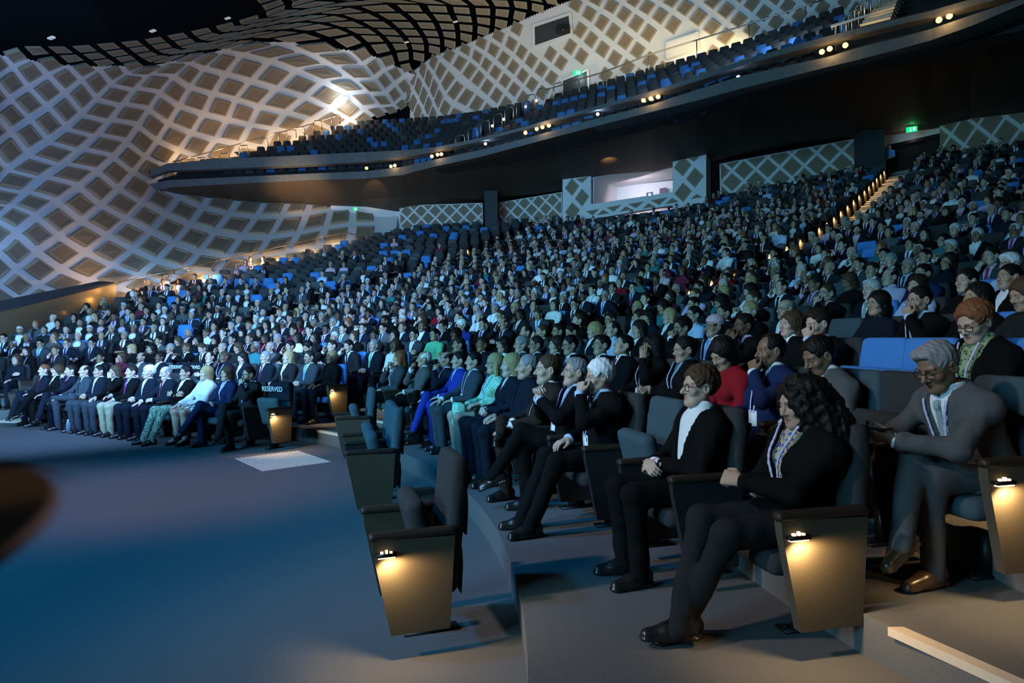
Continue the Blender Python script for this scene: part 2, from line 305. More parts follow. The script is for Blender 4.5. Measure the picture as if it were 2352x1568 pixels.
def hair_sdf(q,sty,sp):
    qx=np.abs(q[:,0]); qm=np.stack([qx,q[:,1],q[:,2]],1).astype(np.float32); x,y,z=q.T; t=sp.get('hv',1.)
    st=.0013*np.sin(110*x+9*np.sin(30*y)+14*np.sin(22*z))+.0010*np.sin(190*y+80*x+40*z)
    face=ell(q,(0,.118,-.028),(.080,.102,.108))
    ear=ell(qm,(.086,.002,-.014),(.034,.032,.040))
    cp=ell(q,(0,-.018,.030),(.0785+.004*t,.0975+.004*t,.089+.009*t)); cp=cp+.0022*wav(q,85,.7)*np.clip(t,.6,1.6)
    if sty in('short','thin','side','fluffy','bald'):
        if sty=='fluffy': cp=ell(q,(0,-.022,.037),(.094,.112,.103))+.004*wav(q,95)
        if sty=='side': cp=smin(cp,ell(q,(.018,.040,.088),(.058,.046,.028)),.03)
        d=smax(cp,-face,.030); low=-.056+.45*np.clip(y+.035,-.2,.1)
        d=smax(d,low-z,.030); d=smax(d,-ear,.014)
        if sty=='thin': d=smax(d,-ell(q,(0,.085,.075),(.062,.070,.055)),.012)
        if sty=='bald': d=smax(d,-ell(q,(0,.045,.110),(.070,.125,.088)),.015)
        return d+st
    if sty=='bob':
        d=smin(cp,cap(q,(0,-.03,.03),(0,-.045,-.085),.094,.082),.03); d=smax(d,-ell(q,(0,.12,-.05),(.066,.105,.118)),.01)
        return smax(d,-.118-z,.02)+st
    if sty=='long':
        d=smin(cp,cap(q,(0,-.035,.02),(0,-.07,-.25),.090,.075),.03); d=smin(d,cap(qm,(.070,.0,-.02),(.085,.01,-.22),.030,.024),.03)
        return smax(d,-ell(q,(0,.13,-.08),(.064,.118,.155)),.012)+st*1.3
    if sty=='updo':
        d=smin(cp,ell(q,(0,-.115,.03),(.045,.040,.042)),.015); d=smax(d,-face,.012); d=smax(d,-.05+.5*np.clip(y+.03,-.3,.1)-z,.012); return smax(d,-ear,.008)+st
    if sty=='fringe':
        d=smin(cp,cap(q,(0,-.03,.03),(0,-.045,-.115),.096,.084),.03); d=smin(d,ell(q,(0,.055,.055),(.068,.040,.035)),.02)
        d=smax(d,-ell(q,(0,.13,-.065),(.066,.10,.105)),.01); return smax(d,-.15-z,.02)+st
    if sty=='curly':
        d=smin(ell(q,(0,-.035,.015),(.122,.125,.118)),ell(q,(0,-.070,-.13),(.175,.140,.18)),.06)
        d=smin(d,ell(q,(0,-.075,-.29),(.205,.150,.16)),.07)
        d=smax(d,-ell(q,(0,.15,-.06),(.062,.12,.135)),.015)
        return d+.010*wav(q,75)+.006*wav(q,150,1.)
    if sty=='wavy':
        d=smin(ell(q,(0,-.03,.03),(.098,.112,.105)),cap(q,(0,-.05,0),(0,-.08,-.19),.098,.09),.03); d=smax(d,-ell(q,(0,.14,-.06),(.064,.115,.125)),.012)
        return d+.005*wav(q,90)+st
    if sty=='topi':   # patterned cap over short hair
        d=smax(cp,-face,.012); d=smax(d,-.04+.35*np.clip(y+.03,-.2,.1)-z,.012); return np.maximum(smax(d,-ear,.008)+st,z-.03)
    if sty=='hijab':
        d=smin(ell(q,(0,-.02,.02),(.090,.108,.100)),cap(q,(0,-.01,-.05),(0,-.01,-.17),.088,.115),.04); return smax(d,-ell(q,(0,.14,-.03),(.058,.12,.085)),.01)
    return cp
def torso_sdf(p,r,inf=0.,skirt=False):
    w,b=r.w,r.b; P,s,x=r.P,r.s,r.x; M=np.stack([r.x,r.f,r.s],1)
    fm=r.sp.get('fem',0)
    d=ell(p,P+s*.02+r.f*.0,(.165*w,.125,.115),M)
    d=smin(d,ell(p,P+s*.17+r.f*(.012+.035*(b-1)),((.142-.010*fm)*w,.108*b,.17),M),.06)
    d=smin(d,ell(p,P+s*.33+r.f*.005,(.152*w,.108,.165),M),.06)
    d=smin(d,cap(p,r.S['R']-x*.02,r.S['L']+x*.02,.058),.06)
    d=smin(d,cap(p,r.N-s*.02,r.N+s*.02,.056),.06)
    d=smin(d,cap(p,r.N-s*.015,r.S['R'],.040,.040),.05); d=smin(d,cap(p,r.N-s*.015,r.S['L'],.040,.040),.05)
    if fm:
        for sg in(1,-1): d=smin(d,ell(p,P+s*.285+r.f*.088+x*sg*.068,(.062,.052,.062)),.04)
    return d-inf
def arm_sdf(p,r,sd,r1,r2,r3,upto=1.):
    S,E,W=r.S[sd],r.E[sd],r.W[sd]; We=E+(W-E)*upto
    return smin(cap(p,S,E,r1,r2),cap(p,E,We,r2*.98,r3),.025)
def loc(p,r):
    q=p-r.P.astype(np.float32); return q@r.x,q@r.f,q@r.s
def leg_sdf(p,r,t,cut=.0):
    d=None
    for sd in 'RL':
        H,K,A=r.HJ[sd],r.K[sd],r.A[sd]; A2=A+nrm(K-A)*cut
        m=smin(cap(p,H,K,.088*r.w+t,.062+t),cap(p,K,A2,.060+t,.046+t*1.6),.03)
        d=m if d is None else smin(d,m,.012)
    return d
def bbox(r,lo,hi):
    pts=np.array([r.P,r.N,r.hc]+list(r.S.values())+list(r.E.values())+list(r.W.values())+list(r.K.values())+list(r.A.values()))
    return np.minimum(pts.min(0)-.25,lo) if lo is not None else pts.min(0)-.25, pts.max(0)+.25
def person_meshes(sp,h,hh=None,low=False):
    """returns dict part -> (V,Q,tint)  in the seat frame"""
    r=rig(sp); out={}; lo,hi=bbox(r,None,None); lo[2]=max(lo[2],-.02)
    if low: lo[2]=.50
    bare=sp.get('bare',()); cl=sp.get('cloth','suit')
    hcf=r.hc.astype(np.float32); Rh=r.Rh.astype(np.float32)
    def headf(p):
        d=cap(p,r.N+np.array([0,.004,-.03]),r.hc+r.Rh@np.array([0,-.014,-.055]),.054*sp.get('nk',1.),.047*sp.get('nk',1.))
        d=smin(d,cap(p,r.N+r.x*.06-r.s*.035,r.N-r.x*.06-r.s*.035,.035),.05)
        q=(p-hcf)@Rh/r.hs; near=(q*q).sum(1)<.19**2; D=np.full(len(p),9.,np.float32)
        if near.any(): D[near]=head_sdf(q[near],sp)*r.hs
        D[~near]=np.sqrt((q[~near]**2).sum(1))*r.hs-.13
        return smin(d,D,.018)
    def handf(sd):
        W,dd,n,s,cu=r.hand[sd]; ba='arms' in bare; a0=r.S[sd] if ba else r.E[sd]*.45+r.W[sd]*.55
        def f(p):
            d=arm_sdf(p,r,sd,.046,.040,.029) if ba else cap(p,a0,W,.030,.0275)
            rr=np.sqrt(((p-(W+dd*.08).astype(np.float32))**2).sum(1)); near=rr<.17; D=rr-.115
            if near.any(): D[near]=hand_sdf(p[near],W,dd,n,s,cu,sp.get('hsz',1.))
            return smin(d,D,.012)
        pts=np.array([a0,W,W+dd*.19,r.E[sd] if ba else W]); return f,pts.min(0)-.10,pts.max(0)+.10
    def trunk(p):
        d=smin(cap(p,r.P,r.N,.07,.045),cap(p,r.S['R'],r.S['L'],.035),.03)
        for sd in 'RL':
            d=smin(d,arm_sdf(p,r,sd,.032,.029,.026),.02); lr=(.085*r.w,.058,.04) if 'legs' in bare else (.05,.04,.036)
            d=smin(d,smin(cap(p,r.HJ[sd],r.K[sd],lr[0],lr[1]),cap(p,r.K[sd],r.A[sd],lr[1]*.95,lr[2]),.03),.02)
            if 'legs' in bare: d=smin(d,cap(p,r.K[sd]*.7+r.A[sd]*.3-np.array([0,.02,0]),r.K[sd]*.45+r.A[sd]*.55-np.array([0,.012,0]),.05,.042),.03)
            if 'legs' in bare: d=smin(d,cap(p,r.A[sd],r.A[sd]+r.FD[sd]*.13+np.array([0,0,-.06]),.030,.026),.02)
        return d
    pc=[mesh_sdf(headf,r.hc-np.array([.2,.2,.30]),r.hc+.2,sp.get('hh') or min(h,.018))]
    for sd in 'RL':
        f,l_,h_=handf(sd); pc.append(mesh_sdf(f,l_,h_,max(min(h,.022),.0065)))
    if not low: pc.append(mesh_sdf(trunk,lo,hi,(.011 if 'legs' in bare else .024) if not sp.get('legf') else .03))
    V,Q=join(pc); q=(V-r.hc)@r.Rh/r.hs; near=(q*q).sum(1)<.19**2; T=np.ones((len(V),3)); T[near]=head_tint(q[near],sp); out['body']=(V,Q,T)
    if low: h=h*1.5
    else: h=max(h,.0072)*1.05
    hs=sp.get('hair','short')
    if hs!='none':
        def hairf(p):
            q=(p-hcf)@Rh/r.hs; return hair_sdf(q,hs,sp)*r.hs
        V,Q=mesh_sdf(hairf,r.hc-[.3,.32,.52],r.hc+[.3,.3,.25],hh or .02); out['hair']=(V,Q,None)
    if hs=='topi':
        def capf(p):
            q=(p-hcf)@Rh; d=ell(q,(0,-.02,.055),(.094,.112,.088)); d=smax(d,.028-q[:,2]+.25*q[:,1],.01); return d
        V,Q=mesh_sdf(capf,r.hc-[.2,.2,.2],r.hc+[.2,.2,.25],hh or .01); out['cap']=(V,Q,None)
    wr=sp.get('wrk',1.)
    # ---- clothes
    top=cl
    vb,vt=sp.get('V',(.10,.46)); vw=sp.get('Vw',.066)
    def shirt(p):
        d=torso_sdf(p,r,.0)
        if cl in('shirt','blouse','sweater','dress'):
            for sd in 'RL': d=smin(d,arm_sdf(p,r,sd,.060*sp.get('aw',1.),.049,.038,sp.get('slv',.95)),.04)
            d=d+.0045*wr*wav(p,38,1.)+.002*wav(p,75)
        u,f,v=loc(p,r)
        nr=np.sqrt((u/1.0)**2+((f-.0)/1.05)**2); nk=sp.get('nkr',.066)
        if cl in('sweater','blouse','dress'):
            d=smax(d,-np.maximum(nr-nk,.425-v),.008)
        else:  # collar stand and wings
            v0=.462; d=smax(d,v-v0,.01)
            cr=np.abs(np.sqrt(u*u+(f-.004)**2)-(.066+.10*np.clip(.505-v,0,.06)))-.008; cr=np.maximum(cr,np.abs(v-.475)-.035-.022*np.clip(f/.06,-1,.2)); cr=np.maximum(cr,-(.006+.35*np.clip(.52-v,0,.1)-np.abs(u))*-1*0+np.where(f>0,(.004+.25*np.clip(v-.44,0,.1))-np.abs(u),-1))
            d=np.minimum(d,cr)
        if cl in('suit','jacket'): d=np.maximum(d,np.maximum(np.abs(u)-.135,np.where(v<.42,-.02-f,-1)))
        if low: d=np.maximum(d,.52-p[:,2])
        return d
    def jacket(p):
        d=torso_sdf(p,r,.020)
        d=smin(d,cap(p,r.P+r.f*.03+r.x*.06,r.P+r.f*.14+r.x*.10-r.s*.01,.115*r.w,.10),.05); d=smin(d,cap(p,r.P+r.f*.03-r.x*.06,r.P+r.f*.14-r.x*.10-r.s*.01,.115*r.w,.10),.05)
        d=smax(d,(.455-p[:,2])*1.0,.02)
        for sd in 'RL':
            aw=sp.get('aw',1.)
            a=smin(cap(p,r.S[sd],r.E[sd],.060*aw,.053*aw),cap(p,r.E[sd],r.E[sd]+(r.W[sd]-r.E[sd])*.90,.053*aw,.041),.02)
            e=np.sqrt(((p-r.E[sd].astype(np.float32))**2).sum(1)); a=a+.006*wr*np.sin(e*75)*np.exp(-e/.09)
            d=smin(d,a,.030)
        d=d+.0055*wr*wav(p,31,.5)+.0032*wr*wav(p,70,2.)
        u,f,v=loc(p,r); au=np.abs(u); front=f>.0
        wV=vw*np.clip((v-vb)/(vt-vb),0,1.15); ed=au-wV-sp.get('open',.0)
        lap=np.clip(1-np.abs(ed-.022)/.022,0,1)*front*(v>vb)*(v<.50); d=d-.007*np.sqrt(lap)
        cut=np.maximum(np.maximum(ed,vb-v) if not sp.get('open') else ed,-f-.0)
        nr=np.sqrt(u*u+(f-.005)**2); d=np.maximum(d,-np.where(front,cut,9)*1.0); d=smax(d,-np.maximum(nr-.079,.40-v),.006); d=np.maximum(d,v-.495)
        if low: d=np.maximum(d,.52-p[:,2])
        return d
    fsh=shirt
    nm={'suit':'shirt','jacket':'top','shirt':'shirt','blouse':'blouse','sweater':'sweater','dress':'dress'}[cl]
    V,Q=mesh_sdf(shirt,lo,hi,h*(.85 if sp.get('fine') else 1.3)); out[nm]=(V,Q,None)
    if cl in('suit','jacket'):
        V,Q=mesh_sdf(jacket,lo,hi,h*1.4); out['jacket']=(V,Q,None)
        if not low and cl=='suit':
            for sd in 'RL':
                u=nrm(r.W[sd]-r.E[sd]); a=r.E[sd]+(r.W[sd]-r.E[sd])*.86
                V,Q=mesh_sdf(lambda p: np.maximum(cap(p,a,a+u*.075,.0375,.0365),(p-(a+u*.056).astype(np.float32))@u.astype(np.float32)),a-.14,a+.14,min(h,.009)); out['cuff'+sd]=(V,Q,None)
    outer=(lambda p: np.minimum(shirt(p),jacket(p))) if 'jacket' in out else shirt
    if sp.get('tie'):
        def tie(p):
            u,f,v=loc(p,r); wd=np.where(v>.40,.017+.12*np.clip(v-.43,0,.03),.017+.055*np.clip(.41-v,0,.40))
            d=np.maximum(np.maximum(torso_sdf(p,r,.0)-.010-.008*(v>.415),np.abs(u-sp.get('tieo',0)*(.42-v))-wd),np.maximum(.02-f,np.maximum(v-.452,.02-v)));return d
        V,Q=mesh_sdf(tie,r.P-[.2,.2,.1],r.N+[.2,.3,.1],.0085 if not low else .021); out['tie']=(V,Q,None)
    if sp.get('lany'):
        def lan(p):
            u,f,v=loc(p,r); au=np.abs(u); a=np.array([.070,.455]); b=np.array([.016,.17]); ba=b-a
            t=np.clip(((au-a[0])*ba[0]+(v-a[1])*ba[1])/(ba@ba),0,1); dl=np.hypot(au-a[0]-t*ba[0],v-a[1]-t*ba[1])
            return np.maximum(np.maximum(np.abs(torso_sdf(p,r,.0)-(.030 if 'jacket' in out else .012))-.0045,dl-.0075),-f+.0)
        V,Q=mesh_sdf(lan,r.P-[.25,.25,.1],r.N+[.25,.35,.1],min(h,.0085) if not sp.get('fine') else .0058); out['lanyard']=(V,Q,None)
        # badge hangs on the chest
        o=r.P+r.s*.115
        tt=np.linspace(.02,.35,120); pp=(o[None]+r.f[None]*tt[:,None]).astype(np.float32); dd=outer(pp); k=np.argmax(dd>.004); c=pp[k]+r.f*.004
        Mx=np.stack([r.x,r.f,r.s],1)
        V=np.array([[sx*.048,sy*.0025,sz*.066] for sx in(-1,1) for sy in(-1,1) for sz in(-1,1)])@Mx.T+c
        out['badge']=(V,np.array([[0,1,3,2],[4,6,7,5],[0,4,5,1],[2,3,7,6],[0,2,6,4],[1,5,7,3]]),None)
    if not low:
        if cl!='dress' or 'legs' not in bare:
            if 'legs' in bare:
                def tr(p):
                    d=ell(p,r.P+np.array([0,.0,-.0]),(.175*r.w,.135,.105))
                    for sd in 'RL': d=smin(d,cap(p,r.HJ[sd],r.HJ[sd]*.35+r.K[sd]*.65,.100*r.w,.085),.05)
                    return d+.003*wav(p,40)
                key='skirt'
            else:
                def tr(p):
                    d=ell(p,r.P,(.168*r.w,.13,.105)); d=smin(d,leg_sdf(p,r,.004,-.055),.05); return d+.0055*wr*wav(p,27,3.)+.0035*wr*wav(p,60,1.)
                key='trousers'
            V,Q=mesh_sdf(tr,lo,hi,h*1.3 if not sp.get('legf') else .028); out[key]=(V,Q,None)
        for sd in 'RL':
            A,F=r.A[sd],r.FD[sd]; down=nrm(np.array([0,0,-1.])-F*0) if abs(F[2])<.05 else nrm(np.cross(np.cross(F,[0,0,-1.]),F)); s2=np.cross(F,down)
            bx=np.stack([s2,F,-down],1)
            def shoe(p):
                q=((p-A.astype(np.float32))@bx.astype(np.float32)); d=cap(q,(0,-.045,-.050),(0,.06,-.062),.040,.041); d=smin(d,cap(q,(0,.06,-.066),(0,.155,-.073),.040,.030),.03)
                d=smin(d,cap(q,(0,-.02,-.02),(0,-.015,.012),.042,.040),.03); d=smax(d,q[:,2]-.02,.01); d=smax(d,-.094-q[:,2],.006)
                so=np.maximum(smin(cap(q,(0,-.05,-.085),(0,.155,-.085),.043,.036),9,.01),np.abs(q[:,2]+.088)-.010); return np.minimum(d,so)
            if 'legs' not in bare and not sp.get('legf'):
                up=nrm(r.K[sd]-A); V,Q=mesh_sdf(lambda p: smin(cap(p,A-up*.03,A+up*.10,.041,.043),cap(p,A-up*.03,A+F*.05+down*.045,.040,.034),.02),A-.25,A+.25,.010); out['sock'+sd]=(V,Q,None)
            V,Q=mesh_sdf(shoe,A-.25,A+.25,max(min(h,.009),.006) if not sp.get('legf') else .016); out['shoe'+sd]=(V,Q,None)
    out['rig']=r
    return out
def tube(pts,rad,n=6,closed=False):
    pts=np.asarray(pts,float); m=len(pts); V=[];Q=[]
    for i in range(m):
        a=pts[i-1] if (i>0 or closed) else pts[i]; b=pts[(i+1)%m] if (i<m-1 or closed) else pts[i]; t=nrm(b-a)
        u=nrm(np.cross(t,[0,0,1] if abs(t[2])<.9 else [1,0,0])); v=np.cross(t,u); rr=rad[i] if hasattr(rad,'__len__') else rad
        for k in range(n):
            c=2*math.pi*k/n; V.append(pts[i]+rr*(u*math.cos(c)+v*math.sin(c)))
    for i in range(m if closed else m-1):
        for k in range(n):
            j=(i+1)%m; Q.append([i*n+k,i*n+(k+1)%n,j*n+(k+1)%n,j*n+k])
    if not closed and n==4: Q+= [[3,2,1,0],[(m-1)*n,(m-1)*n+1,(m-1)*n+2,(m-1)*n+3]]
    if not closed and n==6: Q+= [[3,2,1,0],[0,5,4,3],[(m-1)*6,(m-1)*6+1,(m-1)*6+2,(m-1)*6+3],[(m-1)*6+3,(m-1)*6+4,(m-1)*6+5,(m-1)*6]]
    if not closed and n==8: Q+=[[3,2,1,0],[7,4,3,0],[7,6,5,4],[(m-1)*8,(m-1)*8+1,(m-1)*8+2,(m-1)*8+3],[(m-1)*8,(m-1)*8+3,(m-1)*8+4,(m-1)*8+7],[(m-1)*8+4,(m-1)*8+5,(m-1)*8+6,(m-1)*8+7]]
    return np.array(V),np.array(Q)
def join(parts):
    V=[];Q=[];o=0
    for v,q in parts:
        V.append(np.asarray(v,float)); Q.append(np.asarray(q)+o); o+=len(v)
    return np.concatenate(V),np.concatenate(Q)
def glasses(r,rnd=.5,rad=.0016):
    P=[]
    for sg in(1,-1):
        a=np.linspace(0,2*math.pi,20,endpoint=False); e=.5+.3*(1-rnd)
        x=np.sign(np.cos(a))*np.abs(np.cos(a))**e*.0245; z=np.sign(np.sin(a))*np.abs(np.sin(a))**e*.0185
        pts=np.stack([sg*.0325+x,.0955-.10*np.abs(sg*.0325+x)*.5-.002,.000+z],1); P.append(tube(pts,rad,5,True))
        P.append(tube([(sg*.056,.0895,.006),(sg*.079,.055,.008),(sg*.083,0,.010),(sg*.082,-.022,.0)],rad*.9,5))
    P.append(tube([(-.009,.0955,.004),(0,.100,.007),(.009,.0955,.004)],rad,5))
    V,Q=join(P); return (V*r.hs)@r.Rh.T+r.hc,Q
# ---------------------------------------------------------------- hall geometry
def tps(X,Y,lam=0.):
    X=np.asarray(X,float); Y=np.asarray(Y,float); n=len(X); m=X.mean(0); s=X.std(0).max(); Z=(X-m)/s
    def K(a,b):
        d=((a[:,None]-b[None])**2).sum(2); return .5*d*np.log(d+1e-12)
    P=np.c_[np.ones(n),Z]; A=np.zeros((n+3,n+3)); A[:n,:n]=K(Z,Z)+lam*np.eye(n); A[:n,n:]=P; A[n:,:n]=P.T
    W=np.linalg.solve(A,np.concatenate([Y.reshape(n,-1),np.zeros((3,Y.reshape(n,-1).shape[1]))]))
    def f(q):
        q=(np.atleast_2d(np.asarray(q,float))-m)/s; return K(q,Z)@W[:n]+np.c_[np.ones(len(q)),q]@W[n:]
    return f
def terr(r):
    r=np.asarray(r,float); return np.where(r<11.2,0,np.interp(r,[11.2,11.9,15,20,30,50],[.2,.2,.78,1.85,4.75,11.6]))
R0=10.4
def rowr(k): return R0 if k==0 else 11.9+.97*(k-1)
def rowz(k): return 0. if k==0 else float(terr(rowr(k)))
def DEL(k,th):
    '''rows are not true arcs: the central block is nearly straight in front, the near block too'''
    th=np.asarray(th,float); d=np.interp(th,[44,62,84,92,99],[0,-.25,1.1,1.1,1.0])*max(0,1-k/14.)
    if k==1: d=d+np.interp(th,[-25,1.5,3.5,6,9,14,20,30,36],[.44,.44,.28,.10,0,-.2,-.22,0,0])
    if k==2: d=d+np.interp(th,[-25,2,4,7,10],[.45,.45,.25,.1,0])
    return d
def thA1(r): return np.interp(r,[10,10.6,11.9,12.9,13.84,14.8,20,26,31,38,42,50],[43.5,44,47.3,45,43,41.9,41.6,41.4,43,44.7,45.5,46])   # left edge of the central stairs
def thA1r(r): return thA1(r)-np.degrees(1.3/r)
def thA2(r): return np.interp(r,[10.4,25,31,37.6,45],[86.5,73.9,71.2,69,67.5])                  # right edge of the left stairs
def thA2l(r): return thA2(r)+np.degrees(1.2/r)
def thL(r): return np.interp(r,[10,17,20,24,28.4,31.4,35.2,37,40],[101,101,99.8,98,92.5,88.8,84.6,82,78])
WALLP=[(700,39.5),(919,40.3),(1110,40.3),(1288,39.),(1292,36.2),(1622,33.4),(1645,35.4),(1965,33.8),(2165,31.2),(2352,27.4),(2700,23)]
def walld(px): return np.interp(px,[a for a,b in WALLP],[b for a,b in WALLP])
def pol(r,th,z): return np.array([C0[0]+r*math.cos(math.radians(th)),C0[1]+r*math.sin(math.radians(th)),z])
# floor: flat carpet and the carpeted tiers
V=[];F=[]
g=np.array([[-30,-6,0],[12,-6,0],[12,20,0],[-30,20,0]],float); V+=list(g); F.append((0,1,2,3))
ths=np.arange(-42,116,2.)
EDGE2=lambda t: np.interp(t,[-25,-10,-2.75,-.8,3],[2.2,1.05,.33,.15,0])
def tier(rf,rb,z0,z1,zb,ths=ths,k=0):
    """one tier: riser face at rf from z0 to z1, tread rf->rb"""
    o=len(V)
    for t in ths: a_=(float(DEL(max(k,3),t))+(float(EDGE2(t)) if k==2 else 0)) if k<90 else float(DEL(3,t))*1.25; V.extend([pol(rf+a_,t,z0),pol(rf+a_,t,z1),pol(rb+float(DEL(max(k+1,3) if k<90 else 3,t))+(float(EDGE2(t))+.02 if k==99 else 0),t,z1)])
    for i in range(len(ths)-1):
        a=o+3*i; b=a+3; F.append((a,b,b+1,a+1)); F.append((a+1,b+1,b+2,a+2))
NR=34; nos=[]
for k in range(1,NR):
    rf=rowr(k)-(.50 if k>1 else .86); rb=rowr(k+1)-.50; z1=rowz(k); z0=rowz(k-1)-.001 if k>1 else -.02
    tier(rf,rb,z0,z1,z1,k=k if k>1 else 99)
for (tl,tr) in ((thA1,thA1r),(thA2l,thA2)):      # half steps in the stairs
    for k in range(2,NR):
        rf=rowr(k)-.98; z1=(rowz(k)+rowz(k-1))/2; a,b=tr(rf),tl(rf)
        tier(rf,rowr(k)-.49,rowz(k-1)-.01,z1,z1,np.linspace(a,b,4),k-1)
        for rr,zz in ((rf,z1),(rowr(k)-.50,rowz(k))): nos.append((rr+float(DEL(k,(a+b)/2)),a,b,zz))
a,b=thA1r(11.4),thA1(11.4); nos.append((rowr(1)-.86+float(DEL(3,40))*1.25,a-1,b+1,.2))

struct(polyobj('floor',V,F,carpet))
NV=[];NF=[]
tt=np.linspace(-.9,-9,8)
for t in tt: r_=rowr(2)-.5+float(EDGE2(t)); NV.extend([pol(r_-.004,t,rowz(2)-.03),pol(r_-.004,t,rowz(2)+.006),pol(r_+.06,t,rowz(2)+.006),pol(r_+.06,t,rowz(2)-.03)])
for i in range(7):
    for e in range(3): NF.append((4*i+e,4*i+4+e,4*i+5+e,4*i+1+e))
for rr,a,b,zz in nos:
    o=len(NV); tt=np.linspace(a,b,5)
    for t in tt: NV.extend([pol(rr-.004,t,zz-.03),pol(rr-.004,t,zz+.006),pol(rr+.055,t,zz+.006),pol(rr+.055,t,zz-.03)])
    for i in range(4):
        p=o+4*i; q=p+4
        for e in range(3): NF.append((p+e,q+e,q+e+1,p+e+1))
struct(polyobj('trim_1',NV,NF,nosing))
# ---- the lattice of acoustic diamonds: (i,j) lattice index -> direction seen from the aisle
LAT={}
def line(i,j0,*pts):
    for k,p in enumerate(pts):
        if p: LAT[(i,j0+k)]=p
line(0,0,(35,653),(84,616),(136,580),(190,544),(239,508),(280,470),(314,432),(342,386),(372,354),(399,315),(426,275),(450,231),(474,186),(509,140),(566,104),(689,87),(763,73),(834,71),(894,74),(944,74),(991,77),(1033,79),(1071,85),(1106,99))
line(1,1,(141,651),(199,616),(252,578),(296,540),(335,500),(367,461),(396,418),None,(451,334),(481,293),(506,244),(529,199),(566,156),(617,115),(736,110),(801,93),(857,88),(909,91),(957,93),(997,94),(1034,100),(1069,114))
line(2,2,(265,637),(310,608),(352,567),(389,527),(421,487),None,None,None,(536,305),(557,259),(580,216),(630,174),(681,135),(786,139),(832,121),(875,110),(921,106),(960,108),(999,113),(1032,128))
line(3,10,(592,311),(610,275),(645,232),(690,196),(737,165),(827,171),(856,153),(892,139),(926,128),(963,129),(996,142))
line(4,11,(668,283),(709,251),(755,219),(796,195),(855,202),(881,184),(906,168),(932,155),(963,155))
line(5,13,(801,250),(832,224),(880,235),(906,216),(929,199),(949,177)); LAT[(6,16)]=(921,242)
line(-1,0,(-8,613),(33,576),(81,538),(131,507),(180,471),(223,435),(263,396),(296,365),(324,327),(349,288),(374,249),(399,209),(431,168),(472,133)); line(-1,17,(797,55),(870,57),(927,57),(980,59),(1028,61),(1071,64),(1111,70),(1145,83))
line(-2,1,(-10,537),(31,499),(73,465),(122,432),(169,396),(209,365),(245,329),(275,295),(301,258),(329,221),(357,184),(397,152)); line(-2,17,(757,43),(832,37),(906,38),(967,38),(1019,41),(1068,43),(1111,48),(1152,54),(1188,66))
line(-3,3,(2,460),(27,421),(68,391),(117,358),(157,325),(196,295),(227,258),(260,222),(290,187),(328,162)); line(-3,18,(788,25),(872,19),(941,19),(1005,20),(1060,24),(1110,27),(1153,29),(1194,36),(1227,46))
line(-4,5,(18,344),(64,312),(110,284),(147,251),(185,221),(219,186),(260,162),(304,148)); line(-4,19,(829,5),(918,2),(992,4),(1050,5),(1103,5),(1153,8),(1198,10),(1237,18),(1274,27))
line(-5,6,(23,267),(60,237),(105,209),(147,176),(189,156),(239,143),(290,135),(338,126),(389,117),(441,106))
line(-6,7,(22,189),(66,163),(112,142),(166,133),(218,129),(270,122),(321,113),(371,106),(426,96),(477,84),(529,66),(584,50),(645,32),(705,12))
line(-7,8,(33,122),(84,115),(139,115),(194,112),(250,106),(304,101),(357,93),(408,84),(463,73),(518,60),(571,46),(635,24),(695,2))
for _i,_j,_p in ((3,4,(405,593)),(3,5,(445,550)),(3,6,(480,505)),(3,7,(506,470)),(4,4,(474,607)),(4,5,(503,564)),(4,6,(541,518)),(4,7,(571,478)),(5,5,(566,573)),(5,6,(603,523)),(5,7,(630,478)),(6,5,(635,567)),(6,6,(665,519)),(6,7,(683,474)),(7,5,(705,553)),(7,6,(725,510)),(8,5,(772,542)),(8,6,(780,499)),(9,6,(835,497)),(9,5,(840,535))): LAT[(_i,_j)]=_p
RGT={}
def col(i,j,*pts):
    for k,p in enumerate(pts):
        if p: RGT[(i+k,j)]=p
def ecol(j,o,*pts): col(j-19+o,j,*pts)
ecol(18,0,(949,177),(962,199)); ecol(19,0,(963,155),(976,198)) if False else ecol(19,0,(972,160),(985,181),(998,203)); ecol(20,0,(996,142),(1012,163),(1028,186),(1044,210))
ecol(21,0,(1032,128),(1060,144),(1082,162),(1101,180),(1120,199),(1142,219)); ecol(22,0,(1069,114),(1098,131),(1117,149),(1139,167),(1161,186),(1182,205))
ecol(23,0,(1106,99),(1136,115),(1158,135),(1180,154),(1202,175),(1223,194)); ecol(24,0,(1145,83),(1177,102),(1199,121),(1221,140),(1245,161),(1268,179))
ecol(25,0,(1188,66),(1216,84),(1242,104),(1265,125),(1290,145)); ecol(26,0,(1230,47),(1259,68),(1287,89),(1311,108),(1337,130),(1365,152)); ecol(27,0,(1276,28),(1305,49),(1334,71),(1358,92),(1385,115),(1413,135))
ecol(28,0,(1323,11),(1356,33),(1384,54),(1409,74),(1437,96),(1466,117)); ecol(29,0,(1370,0),(1406,14),(1435,34),(1462,55),(1491,78),(1520,100)); ecol(30,1,(1457,3),(1487,17),(1518,37),(1547,59),(1577,82)); ecol(31,2,(1543,3),(1575,18),(1604,41)); ecol(32,3,(1640,3))
kl=[k for k in LAT]; TL=tps(kl,[LAT[k] for k in kl]); kr=list(RGT); TR=tps(kr,[RGT[k] for k in kr])
